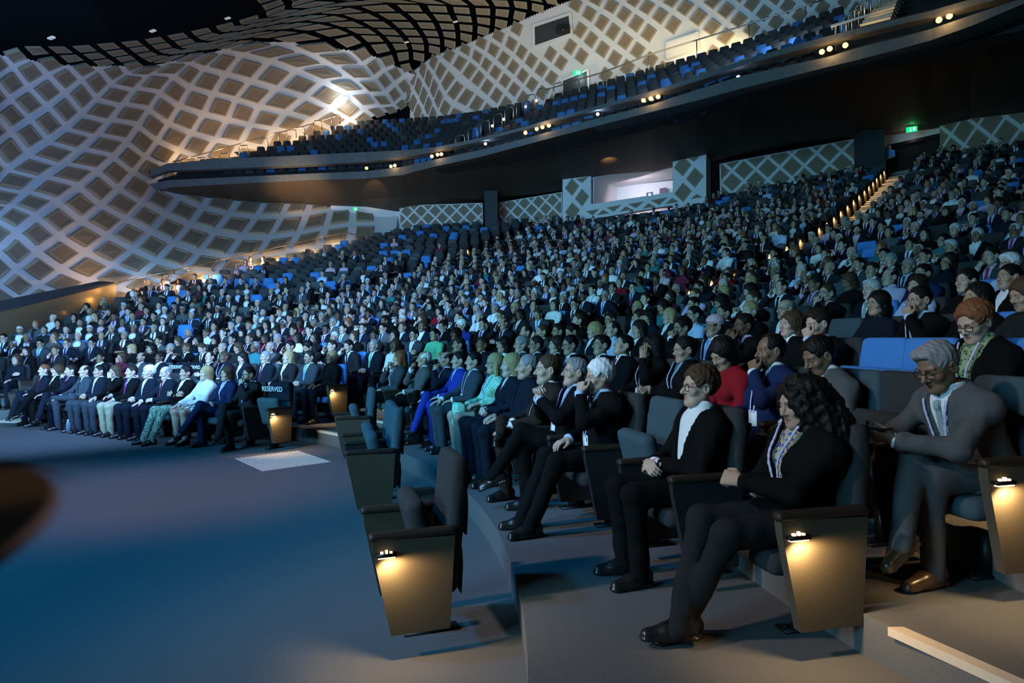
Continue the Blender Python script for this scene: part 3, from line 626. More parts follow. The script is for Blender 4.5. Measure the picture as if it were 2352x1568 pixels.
DLP=[(-60,700,21.),(0,745,21.6),(265,680,27.),(0,700,22.),(100,680,23.8),(265,650,27.2),(400,622,28),(560,590,32),(700,560,35.5),(800,540,38),(880,520,39.8),(915,495,40.5),(0,550,21),(100,540,23),(240,500,28.5),(345,470,33.2),(430,480,35.6),(600,490,38.2),(760,480,39.8),(345,400,35.9),(-60,300,21),(0,400,23),(120,360,26),(300,365,32.5),(430,340,39),(600,300,42),(800,260,45),(900,240,46),(950,230,46.5),(0,250,24),(150,250,27.5),(350,250,35),(500,230,39),(700,230,43),(850,200,45),(0,120,24),(110,140,26),(260,160,30),(400,150,34),(560,130,38),(690,100,41),(800,95,43),(900,140,45),(949,177,46),(84,105,24.5),(300,100,29),(460,73,32.5),(571,46,35),(640,0,36),(900,0,40.5),(760,40,39),(860,70,42),(950,60,43),(1100,30,42),(1200,0,40.4),(1032,128,44.3),(1145,83,42.6),(1274,27,40)]
TD=tps([a[:2] for a in DLP],[a[2] for a in DLP],.012)
def DR(px): return 1/(.0217+(np.asarray(px)-949)*1.02e-5)
def SL(ij):
    p=TL(ij); d=TD(p)[:,0]; return np.array([U(a,b,c) for (a,b),c in zip(p,d)])
def SR(ij):
    p=TR(ij); d=DR(p[:,0]); return np.array([U(a,b,c) for (a,b),c in zip(p,d)])
def ib(j): return np.interp(j,[6,8,9,10.5,12,12.5,13,13.6,14.5,15.3,16.2,17,17.8,18.5],[-8.3,-7,-6,-5,-4,-3,-2,-1,0,1,2,3,4,5])
def room_n(P,du,dv):
    n=np.cross(du,dv); n/=np.linalg.norm(n,axis=1,keepdims=True)+1e-9; s=np.sign(((CP-P)*n).sum(1)); return n*s[:,None]
def pads(S,cells,f=.335,th=.12):
    V=[];Q=[];mi=[]
    c=np.array(cells,float); P=S(c); e=.12; du=S(c+[e,0])-S(c-[e,0]); dv=S(c+[0,e])-S(c-[0,e]); n=room_n(P,du,dv)
    cs=[S(c+np.array(o)*f) for o in((-1,-1),(1,-1),(1,1),(-1,1))]
    for t in range(len(c)):
        q=[x[t] for x in cs]; ctr=sum(q)/4; o=len(V)
        V+= [x-n[t]*.02 for x in q]+[x+n[t]*th*.8 for x in q]+[ctr+(x-ctr)*.93+n[t]*th for x in q]+[ctr+(x-ctr)*.76+n[t]*th*1.0 for x in q]+[ctr+(x-ctr)*.74+n[t]*(th-.03) for x in q]
        for L in range(4):
            for k in range(4): Q.append([o+4*L+k,o+4*L+(k+1)%4,o+4*L+4+(k+1)%4,o+4*L+4+k]); mi.append(1)
        Q.append([o+16,o+17,o+18,o+19]); mi.append(2)
    return np.array(V),np.array(Q),mi
def shell(S,mask,i0,i1,j0,j1,st=.5,off=.0):
    gi=np.arange(i0,i1+1e-6,st); gj=np.arange(j0,j1+1e-6,st); G=np.stack(np.meshgrid(gi,gj,indexing='ij'),-1); c=G.reshape(-1,2)
    P=S(c); e=.1; du=S(c+[e,0])-S(c-[e,0]); dv=S(c+[0,e])-S(c-[0,e]); P=P-room_n(P,du,dv)*off; m=mask(c); idx=np.arange(len(c)).reshape(len(gi),len(gj)); Q=[]
    for a in range(len(gi)-1):
        for b in range(len(gj)-1):
            q=[idx[a,b],idx[a+1,b],idx[a+1,b+1],idx[a,b+1]]
            if all(m[k] for k in q): Q.append(q)
    return P,np.array(Q)
def okL(c): 
    p=TL(c); return (c[:,0]>=ib(c[:,1])+.05)&(c.sum(1)<=23.4)&(p[:,0]>-140)&(p[:,1]<np.interp(p[:,0],[-140,0,265,800,930],[760,735,690,585,520]))&(p[:,0]<1010)&~((c[:,0]>6.2)&(c[:,1]>8.5))&(c[:,0]<np.where(c[:,1]<9,10.4,7))
V1,Q1=shell(SL,okL,-8.5,10.5,-3,20,.125,.0)
cells=[(i,j) for i in range(-8,10) for j in range(-3,19) if i+j<23 and i>=ib(j)-.2 and (i<7 or j<8)]
cells=[c for c in cells if -120<TL(c)[0,0]<990 and TL(c)[0,1]<730]
V2,Q2,m2=pads(SL,cells)
V,Q=join([(V1,Q1),(V2,Q2)]); struct(obj('wall_left',V,Q,[white,rim,pad],mi=[0]*len(Q1)+m2))
ceil=[(i,j) for i in range(-8,6) for j in range(8,31) if i<ib(j)-.2 and i+j<23 and i>=-7 and (i,j) not in()]
ceil+= [(i,j) for i in range(-9,-3) for j in range(19,32) if i+j<23 and i<ib(j)-.45 and (i,j) not in ceil]
ceil=[c for c in ceil if TL(c)[0,1]>-60 and -60<TL(c)[0,0]<1400]
V,Q,m=pads(SL,ceil,.345,.03); VR,QR=[],[]
dk=[U(x,y,d) for x,y,d in ((-300,-250,30),(-300,140,30),(300,150,38),(700,80,50),(949,230,60),(1400,60,50),(2500,-60,42),(2700,-500,36),(-300,-800,26))]
o=len(V); V=np.concatenate([V,np.array(dk)]); Q=[list(q) for q in Q]
co=polyobj('ceiling',V,Q+[[o+k for k in range(len(dk))]],[black,rim,pad],mi=m+[0]); struct(co)
# upper rear wall
def okR(c):
    p=TR(c); return (c[:,0]-c[:,1]>=-19.55)&(p[:,0]>940)&(p[:,1]<np.interp(p[:,0],[900,1000,1220,1500,1700,1900,2060],[330,315,265,185,115,60,0]))&(p[:,0]<2100)&(p[:,1]>-140)
V1,Q1=shell(SR,okR,-3,34,16,44,.125,0.)
cr=[(i,j) for j in range(16,44) for i in range(j-19,j-8)]
def inpoly(x,y,P):
    c=False; n=len(P)
    for k in range(n):
        (x1,y1),(x2,y2)=P[k],P[(k+1)%n]
        if (y1>y)!=(y2>y) and x<(x2-x1)*(y-y1)/(y2-y1)+x1: c=not c
    return c
WIN=[(1228,62),(1306,36),(1310,76),(1229,104)]
BIG=[(1212,48),(1322,10),(1326,92),(1214,122)]
cr=[c for c in cr if 935<TR(c)[0,0]<2000 and -60<TR(c)[0,1]<np.interp(TR(c)[0,0],[900,1000,1220,1500,1700,1900,2060],[320,305,255,175,105,50,-10]) and not inpoly(*TR(c)[0],BIG) and not inpoly(*TR(c)[0],[(1276,172),(1368,140),(1370,230),(1276,230)]) and not inpoly(*TR(c)[0],[(1508,92),(1625,50),(1630,140),(1508,150)])]
V2,Q2,m2=pads(SR,cr)
V,Q=join([(V1,Q1),(V2,Q2)]); struct(obj('wall_back',V,Q,[white,rim,pad],mi=[0]*len(Q1)+m2))
def slab(pts,th,away=True):
    """prism from points (already in space), thickened away from the viewer side"""
    P=np.array(pts,float); n=np.cross(P[1]-P[0],P[2]-P[0]); n=nrm(n); n=n if n@(CP-P.mean(0))>0 else -n; m=len(P)
    V=np.concatenate([P,P-n*th]); F=[list(range(m)),list(range(2*m-1,m-1,-1))]+[[k,k+m,(k+1)%m+m,(k+1)%m] for k in range(m)]
    return V,F
def pslab(name,pts,th,m,parent=None): 
    V,F=slab(pts,th); return polyobj(name,V,F,m,parent)
def joinf(L):
    V=[];F=[];o=0
    for v,f in L:
        V+=list(v); F+=[[x+o for x in q] for q in f]; o+=len(v)
    return V,F
# projection window
dw=lambda x:float(DR(x))-.16
w=[U(x,y,dw(x)) for x,y in WIN]; wo=[U(x,y,dw(x)) for x,y in [(1222,56),(1313,27),(1316,80),(1223,111)]]
F=[[k,(k+1)%4,(k+1)%4+4,k+4] for k in range(4)]; wi=[p+ray(1265,70)*.10 for p in w]
struct(polyobj('window_1',wo+w+wi,F+[[4+a for a in q] for q in F]+[[8,9,10,11]],[white,dark],mi=[0]*4+[1]*5))
# doorway and lintel set in the upper wall
for nm,pts in (('door_1',[(1288,184),(1352,158),(1354,215),(1289,225)]),('door_2',[(1529,97),(1603,72),(1606,110),(1530,135)])):
    q=[U(x,y,float(DR(x))-.3) for x,y in pts]; c=sum(q)/4; V,F=slab(q,.3); o=len(V); q2=[c+(p-c)*.84-ray(1350,170)*.03 for p in q]; V=list(V)+q2; struct(polyobj(nm,V,F+[[o,o+1,o+2,o+3]],[white,dark if nm=='door_1' else white],mi=[0]*len(F)+[1]))
# ---- walls under the balcony: flat panels with a diamond lattice in world units
def pwall(name,a,b,z,cell=1.02,skip=None,ph=(0,0),th=.06):
    """a,b=(px,d) foot line ends; z=(z0a,z0b,z1a,z1b)"""
    A0=U(a[0],z[0],a[1]);B0=U(b[0],z[1],b[1]);A1=U(a[0],z[2],a[1]);B1=U(b[0],z[3],b[1])
    u=B0-A0; L=np.linalg.norm(u[:2]); ud=np.array([u[0],u[1],0])/L; n=np.cross(ud,[0,0,1]); n=n if n@(CP-A0)>0 else -n
    zb=lambda s:np.interp(s,[0,L],[A0[2],B0[2]]); zt=lambda s:np.interp(s,[0,L],[A1[2],B1[2]])
    P=lambda s,zz,o=0.:np.array([A0[0],A0[1],0])+ud*s+np.array([0,0,zz])+n*o
    V=[P(0,A0[2]-.8),P(L,B0[2]-.8),P(L,B1[2]),P(0,A1[2])]; V+=[p-n*.25 for p in V]; F=[[0,1,2,3],[4,7,6,5]]+[[k,k+4,(k+1)%4+4,(k+1)%4] for k in range(4)]; mi=[0]*6
    zr=max(A1[2],B1[2])
    nx=int(L/cell)+3; hw=cell*.40
    for a_ in range(-1,2*nx):
        for b_ in range(-1,14):
            if (a_+b_)%2: continue
            s=a_*cell/2+ph[0]; zc=zr-b_*cell/2+ph[1]
            poly=[(s-hw,zc),(s,zc-hw),(s+hw,zc),(s,zc+hw)]
            def clip(poly,f):
                out=[]
                for k in range(len(poly)):
                    p,q=poly[k],poly[(k+1)%len(poly)]; fp,fq=f(*p),f(*q)
                    if fp>=0: out.append(p)
                    if (fp>=0)!=(fq>=0): t=fp/(fp-fq); out.append((p[0]+t*(q[0]-p[0]),p[1]+t*(q[1]-p[1])))
                return out
            for f in (lambda s,z:s-.05,lambda s,z:L-.05-s,lambda s,z:zt(s)-.05-z,lambda s,z:z-zb(s)+.7):
                if len(poly)>2: poly=clip(poly,f)
            if len(poly)<3 or (skip and skip(s,zc)): continue
            o=len(V); m=len(poly); V+=[P(s_,z_,0) for s_,z_ in poly]+[P(s_,z_,th) for s_,z_ in poly]; cs=np.mean(poly,0); V+=[P(*(cs+(np.array(p)-cs)*.86),th+.0) for p in poly]
            F+=[[o+k,o+(k+1)%m,o+m+(k+1)%m,o+m+k] for k in range(m)]+[[o+m+k,o+m+(k+1)%m,o+2*m+(k+1)%m,o+2*m+k] for k in range(m)]+[[o+2*m+k for k in range(m)]]; mi+=[1]*2*m+[2]
    return struct(polyobj(name,V,F,[white,rim,pad],mi=mi))
pwall('wall_back_left',(919,40.3),(1110,40.3),(545,540,472,466),.84)
pwall('wall_back_left.001',(1148,40.2),(1292,38.8),(540,525,465,441),.86,ph=(.3,0))
pwall('wall_back_right',(1655,35.3),(1968,33.8),(470,405,376,318),1.16)
pwall('wall_back_right.001',(2160,31.4),(2420,26.5),(400,385,281,236),1.30,ph=(.6,-.1))
# plain white return beside the curved wall, lobby opening by the central stairs
struct(pslab('wall_back_left.002',[U(760,505,39.8),U(925,545,40.6),U(925,470,40.6),U(760,440,39.8)],.1,white))
struct(pslab('wall_back_right.002',[U(2026,420,34.4),U(2170,420,31.6),U(2170,290,31.6),U(2026,310,34.4)],.1,white))
q=[U(2046,405,33.8),U(2157,395,31.5),U(2156,309,31.5),U(2046,335,33.8)]; struct(pslab('door_3',q,.06,black))
q=[U(2046,340,33.6),U(2158,314,31.3),U(2157,306,31.3),U(2046,331,33.6)]; struct(pslab('trim_2',q,.2,blackmetal))
for nm,x0,x1,y0,y1,d in (('column',1110,1150,440,560,38.6),('column.001',1966,2028,292,400,32.6)):
    V,Q=bxm((-.5,-.5,0),(.5,.5,1)); a=U((x0+x1)/2,y1,d); b=U((x0+x1)/2,y0,d); w_=(x1-x0)/FPX*d*.74; V=V*np.array([w_,w_,b[2]-a[2]+1.2])+np.array([a[0],a[1],a[2]-.6]); struct(obj(nm,V,Q,dark))
# ---- control booth in the rear wall
def bpt(x,y,back=0.): return U(x,y,float(np.interp(x,[1292,1622],[36.2,33.4])))+np.array([.55,.83,0])*back
B=[]
B.append(slab([bpt(1292,520),bpt(1357,505),bpt(1357,396),bpt(1292,407)],.4)); B.append(slab([bpt(1545,480),bpt(1622,465),bpt(1622,343),bpt(1545,356)],1.5)); B.append(slab([bpt(1350,505),bpt(1550,470),bpt(1550,440),bpt(1350,470)],.3))
V,F=joinf(B); mi=[0]*len(F)
def pd(cx,cy,w,h,tri=0):
    global V,F,mi
    if tri==0: pts=[(cx-w,cy+.15*w*-1),(cx,cy+h),(cx+w,cy-.15*w*1.0),(cx,cy-h)]; pts=[(cx-w,cy+w*.18),(cx,cy+h),(cx+w,cy-w*.18),(cx,cy-h)]
    elif tri>0: pts=[(cx-w,cy+w*.18),(cx+w,cy-w*.18),(cx,cy-h)]
    else: pts=[(cx-w,cy+w*.18),(cx,cy+h),(cx+w,cy-w*.18)]
    q=[bpt(x,y) for x,y in pts]; n=nrm(np.cross(q[1]-q[0],q[2]-q[0])); n=n if n@(CP-q[0])>0 else -n; m=len(q); o=len(V); c=sum(q)/m
    V+=[p for p in q]+[p+n*.07 for p in q]+[c+(p-c)*.86+n*.07 for p in q]; F+=[[o+k,o+(k+1)%m,o+m+(k+1)%m,o+m+k] for k in range(m)]+[[o+m+k,o+m+(k+1)%m,o+2*m+(k+1)%m,o+2*m+k] for k in range(m)]+[[o+2*m+k for k in range(m)]]; mi+=[1]*2*m+[2]
for a in ((1314,430,16,20,0),(1337,454,16,20,0),(1315,485,17,20,0),(1337,409,14,11,-1),(1568,382,20,23,0),(1596,408,20,23,0),(1569,442,20,22,0),(1594,357,18,14,-1),(1361,483,15,12,-1),(1410,474,17,12,-1),(1461,466,18,12,-1),(1514,457,19,14,-1),(1386,492,14,10,1),(1438,484,14,10,1),(1490,477,14,10,1),(1544,466,15,11,1),(1600,455,13,9,1)): pd(*a)
struct(polyobj('wall_booth',V,F,[white,rim,pad],mi=mi))
ins=[]
for q in ([bpt(1357,480,3.2),bpt(1560,450,3.2),bpt(1560,380,3.2),bpt(1357,405,3.2)],[bpt(1358,480,.3),bpt(1358,480,3.2),bpt(1358,400,3.2),bpt(1358,400,.3)],[bpt(1350,408,.3),bpt(1560,362,.3),bpt(1560,375,3.4),bpt(1350,408,3.4)]): ins.append(slab(q,.05))
V,F=joinf(ins); struct(polyobj('wall_booth.001',V,F,white))
q=[bpt(x,y,2.9) for x,y in ((1466,452),(1484,450),(1484,408),(1466,411))]
V=[];F=[]
for k in range(9):
    a=q[0]+(q[1]-q[0])*k/8; b=q[3]+(q[2]-q[3])*k/8; o_=np.array([.03,-.05,0])*(k%2); V+=[a+o_,b+o_]
F=[[2*k,2*k+2,2*k+3,2*k+1] for k in range(8)]
tag(polyobj('curtain',V,F,mat('curtain_grey',(.16,.14,.17),.9)),'grey pleated curtain hanging on the back wall of the control booth','curtain')
area('booth_light',bpt(1440,414,1.2),bpt(1450,470,3.),1.6,.4,42,(1,.86,.96))
# ---- balcony
XS=[345,385,500,700,840,925,960,1000,1100,1220,1360,1500,1600,1700,1830,1900,1968,2060,2140,2230,2352,2520]
UT=[391,375,365,356,349,345,342,338,317,287,246,208,175,140,102,83,66,43,24,-2,-32,-76]
UB=[405,392,388,379,372,362,356,347,325,294,255,218,187,152,116,98,80,57,39,14,-15,-60]
LT=[422,414,408,399,393,383,375,366,345,314,275,239,206,175,146,131,110,88,66,35,-5,-60]
LB=[441,431,424,414,410,402,392,382,361,329,292,256,231,204,172,154,138,114,92,60,8,-50]
dep=[]
for x,y in zip(XS,LB):
    d=float(np.dot(onz(x,y,10.)-CP,CF)); dep.append(d)
dep[0:6]=[35.,35.4,36.3,37.0,36.6,35.6]
dep[6]=(dep[5]+dep[7])/2
lip=lambda ys,o=0.:[U(x,y,d+o) for x,y,d in zip(XS,ys,dep)]
def strip(rows,close=False):
    n=len(rows[0]); V=[p for r_ in rows for p in r_]; Q=[[a*n+k,a*n+k+1,(a+1)*n+k+1,(a+1)*n+k] for a in range(len(rows)-1) for k in range(n-1)]
    if close: a=len(rows)-1; Q+=[[a*n+k,a*n+k+1,k+1,k] for k in range(n-1)]
    return np.array(V),np.array(Q)
outw=[nrm(np.append(p[:2]-C0,0)) for p in lip(LB)]
off=lambda P,o,dz=0.:[p+w_*o+np.array([0,0,dz]) for p,w_ in zip(P,outw)]
b1=strip([lip(UT),lip(UB),off(lip(UB),.45),off(lip(UT),.45)],True); b2=strip([lip(LT),lip(LB),off(lip(LB),.9),off(lip(LT),.9)],True); b3=strip([off(lip(LT),1.0),off(lip(UB),1.0)])
V,Q=join([b1,b2,b3]); struct(obj('balcony',V,Q,[concrete,black],mi=[0]*(len(b1[1])+len(b2[1]))+[1]*len(b3[1])))
# soffit: slanted timber underside running back to the rear wall
S1=[443,447,459,465,457,452,451,452,455,447,425,398,378,355,330,322,316,306,296,280,262,240]
wy=[444,449,463,478,488,492,488,480,466,455,432,405,382,362,340,328,320,308,294,280,256,236]
dS=[36,36.5,38.2,39.3,39.4,39.4,39.5,39.6,39.8,39.4,37.6,36.,35.3,34.9,34.5,34.2,33.9,33.2,32.,30.4,27.8,25.5]
r2=[U(x,(a+b)/2 if x<960 else a*.45+b*.55,d_*.45+c_*.55) for x,a,b,d_,c_ in zip(XS,LB,S1,dep,dS)]
r3=[U(x,y,d_) for x,y,d_ in zip(XS,S1,dS)]; r4=[U(x,y,d_+1.4) for x,y,d_ in zip(XS,wy,dS)]
V,Q=strip([lip(LB),r3,r4]); struct(obj('balcony_soffit',V,Q,soff))
# balcony tread surface under its seats
def brow(j,o=0.): return off(lip(UT),.85+.90*j+o,-1.02+.55*j)
rows=[]
for j in range(10): rows+= [off(lip(UT),.42+.90*j,-1.02+.55*j),off(lip(UT),1.32+.90*j,-1.02+.55*j)]
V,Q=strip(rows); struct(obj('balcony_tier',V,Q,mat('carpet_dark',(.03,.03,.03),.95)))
# ---- low wall beside the side entrance (lower left)
q=[U(-90,737,18.6),U(265,648,25.6),U(267,700,25.6),U(-90,800,18.6)]; struct(pslab('trim_3',q,.05,brass))
q=[U(-90,708,18.7),U(228,645,25.2),U(266,648,25.6),U(-90,740,18.6)]; struct(pslab('trim_4',q,.05,dark))

# ---- unseen stage front at left, added and sized so its shadow darkens the carpet
n=64; V=[]; 
for z in (0.,1.45):
    V+=[pol(6.75,-60+200*k/(n-1),z) for k in range(n)]+[np.array([-16.,-8.,z])]
F=[[k,k+1,n+1+k+1,n+1+k] for k in range(n)]+[[n,0,n+1,2*n+1]]+[[n+1+k for k in range(n+1)]]
struct(polyobj('stage',V,F,black))
# ---------------------------------------------------------------- theatre seats (seat frame: x right, y towards the stage, z up)
SEATS=[]      # every seat of the house: (block,row,index,pos,rz,r,th)
def facing(p): d=C0-p[:2]; return math.atan2(d[1],d[0])-math.pi/2
_T=np.array([[1,0,0],[0,.993,-.115],[0,.115,.993]],np.float32)
def _back(p):
    q=p@_T; d=np.minimum(box(q,(0,-.085,.785),(.245,.046,.215),.042),box(q,(0,-.089,.47),(.24,.042,.19),.040))
    return smax(d,np.abs(p[:,0])-.252+.16*np.maximum(p[:,2]-.72,0),.02)
BACKV,BACKQ=mesh_sdf(_back,(-.34,-.50,.2),(.34,.1,1.14),.024)
SHELLV,SHELLQ=mesh_sdf(lambda p: box(p@_T,(0,-.139,.60),(.225,.016,.34),.012),(-.34,-.50,.12),(.34,.1,1.14),.035)
CUSHV,CUSHQ=rbox((-.235,-.20,.335),(.235,.285,.445),.05,.026)
TIPV=(CUSHV-[0,-.15,.39])*np.array([1,.88,1])@np.array([[1,0,0],[0,math.cos(1.32),math.sin(1.32)],[0,-math.sin(1.32),math.cos(1.32)]])+[0,-.035,.40]
def armpanel(x,t=.022):
    prof=np.array([(.285,.615),(.280,.55),(.20,.13),(-.10,.13),(-.135,.60)]); V=[];n=len(prof)
    for s in(-1,1): V+=[(x+s*t,a,b) for a,b in prof]
    F=[list(range(n-1,-1,-1)),list(range(n,2*n))]+[[k,(k+1)%n,(k+1)%n+n,k+n] for k in range(n)]; return V,F
CAPV,CAPQ=rbox((-.034,-.15,.605),(.034,.305,.648),.018,.018)
FOOTV,FOOTQ=join([bxm((-.03,-.10,.012),(.03,.02,.20)),bxm((-.045,-.20,0),(.045,.10,.014)),cyl((0,.075,.012),(0,.075,.026),.012)])
def mk(name,V,Q,m): me=quadmesh(name,V,Q,True,None,[m]); return me
def mkp(name,V,F,m): me=bpy.data.meshes.new(name); me.from_pydata(V,[],F); me.materials.append(m); me.update(); return me
SM={'shell':mk('back_shell',SHELLV,SHELLQ,seatbk),'foot':mk('foot',FOOTV,FOOTQ,blackmetal),'cap':mk('arm_cap',CAPV,CAPQ,wood)}
SM['panel']=mkp('arm_panel',*armpanel(0),seatbk)
SM['endpanel']=mkp('end_panel',*armpanel(0,.026),endpan)
for nm,m in (('ch',seatch),('gr',seatgr),('bl',seatbl)):
    SM['back_'+nm]=mk('backrest',BACKV,BACKQ,m); SM['cush_'+nm]=mk('seat_cushion',CUSHV,CUSHQ,m); SM['tip_'+nm]=mk('seat_cushion',TIPV,CUSHQ,m)
lv,lq=join([bxm((-.004,-.048,0),(.030,.048,.016)),]); SM['lamp']=mk('aisle_lamp',lv,lq,blackmetal)
gv,gq=join([bxm((.004,-.042,-.007),(.026,.042,-.0005)),bxm((.010,-.030,.0165),(.022,-.016,.026)),bxm((.010,-.006,.0165),(.022,.006,.032)),bxm((.010,.016,.0165),(.022,.028,.024))]); SM['glow']=mk('lamp_glow',gv,gq,bulbs)
def link(name,me,parent,loc=(0,0,0)):
    o=bpy.data.objects.new(name,me); COL.objects.link(o); o.parent=parent; o.location=loc; return o
def make_seat(pos,rz,colr,occ,ends,lamp='',real_light=0):
    e=empty('theatre_seat',pos,rz)
    link('backrest',SM['back_'+colr],e); link('back_shell',SM['shell'],e); link('seat_cushion',SM[('cush_' if occ else 'tip_')+colr],e)
    p=link('arm_panel',SM['endpanel' if 'L' in ends else 'panel'],e,(-.28,0,0)); link('arm_cap',SM['cap'],p)
    if 'L' in ends and 'L' in lamp: lampon(p,-1,real_light,pos,rz)
    if 'R' in ends:
        p=link('arm_panel',SM['endpanel'],e,(.28,0,0)); link('arm_cap',SM['cap'],p)
        if 'R' in lamp: lampon(p,1,real_light,pos,rz)
    link('foot',SM['foot'],e); return e
def lampon(p,sg,real,pos,rz):
    g=link('aisle_lamp',SM['lamp'],p,(sg*.026,.215,.535)); 
    h=bpy.data.objects.new('lamp_glow',SM['glow']); COL.objects.link(h); h.parent=p; h.location=(sg*.026,.215,.535)
    if sg<0: g.rotation_euler=(0,0,math.pi); h.rotation_euler=(0,0,math.pi)
    if real:
        lx=sg*(.28+.026+.05); c,s=math.cos(rz),math.sin(rz); q=np.array([pos[0]+c*lx-s*.215,pos[1]+s*lx+c*.215,pos[2]+.522])
        t=np.array([pos[0]+c*sg*.295-s*.05,pos[1]+s*sg*.295+c*.05,pos[2]+.05]); spot('aisle_lamp_light',q,t,real,(1,.66,.30),150,.5,.02)
SP=.565
def seatpos(k,th): return pol(rowr(k)+float(DEL(k,th)),th,rowz(k))
def seatrz(k,blk,th,p):
    a=math.degrees(math.atan2(p[1]-C0[1],p[0]-C0[0]))
    if blk=='A': w=max(0,1-k/9.)*.75; a=a*(1-w)+17*w
    if blk=='B': w=max(0,1-k/14.)*.8; a=a*(1-w)+57*w
    return math.radians(a+90)          # +y of the seat points towards the stage
def place(k,th,blk,i,n,p=None,rz=None):
    p=seatpos(k,th) if p is None else np.array(p,float); s=dict(b=blk,k=k,i=i,n=n,p=p,rz=seatrz(k,blk,th,p) if rz is None else rz,r=rowr(k),th=th,sp=None,col=None,empty=False); SEATS.append(s); return s
def rowseats(k,t0,t1,blk,pitch=SP,rev=False):
    r=rowr(k)+float(DEL(k,(t0+t1)/2)); n=int(math.radians(t1-t0)*r/pitch)
    if n<1: return
    st=(t1-t0)/n
    for i in range(n): place(k,(t1-st*(i+.5)) if rev else t0+st*(i+.5),blk,i,n)
def th_for_px(k,px,h=1.1):
    ts=np.arange(-24,60,.05); P=np.array([seatpos(k,t)+[.11*math.cos(math.radians(t)),.11*math.sin(math.radians(t)),h] for t in ts]); x,y,w=PJ(P); m=(w>.5); return float(np.interp(-px,-x[m],ts[m]))
def hero_row(k,blk,lst):
    """lst: (pixel column of the head, spec | seat colour name for an empty seat); first entry is the aisle end"""
    ths=[th_for_px(k,px) for px,_ in lst]; n=len(lst)
    for i,((px,sp),t) in enumerate(zip(lst,ths)):
        s=place(k,t,blk,i,n)
        if isinstance(sp,str): s['empty']=True; s['col']=sp
        else: s['sp']=sp
    return ths[-1]
# ---------------------------------------------------------------- the audience
def cloth(n,c,**k): k.setdefault('spec',.12); return mat('cloth_'+n,c,k.pop('rough',.9),k.pop('bump',.35),k.pop('scale',260),k.pop('var',.14),**k)
CLO={'navy':(.008,.0115,.021),'black':(.0045,.0045,.005),'charcoal':(.016,.017,.019),'grey':(.085,.088,.092),'slate':(.040,.050,.062),'blue':(.011,.022,.075),'royal':(.018,.036,.27),'white':(.74,.76,.80),'pale_blue':(.42,.56,.80),'pink':(.62,.42,.48),'red':(.24,.008,.016),'mint':(.13,.55,.33),'teal':(.03,.16,.18),'beige':(.42,.37,.28),'cream':(.66,.62,.54),'maroon':(.16,.02,.05),'purple':(.22,.04,.20),'lilac':(.50,.42,.62),'skyblue':(.10,.33,.85),'olive':(.16,.20,.10),'brown':(.028,.018,.014),'denim':(.06,.12,.22),'khaki':(.36,.36,.24)}
def CM(n): return cloth(n,CLO[n])
def pattern(name,a,b,scale,kind='n'):
    if name in MATS: return MATS[name]
    m=mat(name,a,.85,.2,120); nt=m.node_tree; bs=nt.nodes['Principled BSDF']; tc=nt.nodes.new('ShaderNodeTexCoord'); v=nt.nodes.new('ShaderNodeTexVoronoi' if kind!='w' else 'ShaderNodeTexWave'); v.inputs['Scale'].default_value=scale; nt.links.new(tc.outputs['Object'],v.inputs['Vector'])
    cr=nt.nodes.new('ShaderNodeValToRGB'); cr.color_ramp.interpolation='CONSTANT'; cr.color_ramp.elements[0].color=(*a,1); cr.color_ramp.elements[1].color=(*b,1); cr.color_ramp.elements[1].position=.42; nt.links.new(v.outputs[0],cr.inputs[0]); nt.links.new(cr.outputs[0],bs.inputs['Base Color']); return m
PAISLEY=pattern('cloth_paisley',(.05,.08,.30),(.42,.36,.22),55); SEQUIN=pattern('cloth_sequin_green',(.05,.30,.22),(.45,.75,.55),90); LEAFY=pattern('cloth_leaf_print',(.05,.10,.06),(.28,.34,.18),40); TOPI=pattern('cloth_cap_weave',(.72,.55,.58),(.45,.25,.36),42,'w'); STRIPE=pattern('cloth_tie_stripe',(.10,.20,.24),(.40,.46,.46),60,'w'); CHECK=pattern('cloth_white_print',(.68,.70,.76),(.25,.35,.62),60); FLORAL=pattern('cloth_floral_teal',(.03,.09,.08),(.20,.34,.24),34)
SKN={'fair':(.50,.33,.25),'pale':(.56,.39,.31),'tan':(.40,.255,.18),'olive':(.35,.23,.155),'brown':(.21,.118,.072),'dark':(.12,.065,.042)}
def SKM(n): return mat('skin_'+n,SKN[n],.5,.08,220,.08,tint=True,spec=.4)
HRC={'black':(.006,.005,.005),'darkbrown':(.018,.012,.009),'brown':(.060,.034,.018),'auburn':(.20,.075,.03),'blond':(.40,.28,.13),'grey':(.24,.24,.25),'silver':(.50,.51,.53),'white':(.78,.79,.80)}
def HRM(n): return mat('hair_'+n,HRC[n],.55,1.0,120,.5,spec=.22)
LANM=cloth('lanyard_lilac',(.48,.50,.72),var=.3,scale=60)
SHOE=mat('leather_black',(.014,.012,.012),.28,.05,60,spec=.5); SHOEB=mat('leather_brown',(.07,.04,.022),.3,.05,60,spec=.5); FRAME=mat('glasses_black',(.01,.01,.01),.3,spec=.5); FRAMES=mat('glasses_steel',(.4,.4,.4),.3,0,50,.1,.8)
SOCKM=CM('white')
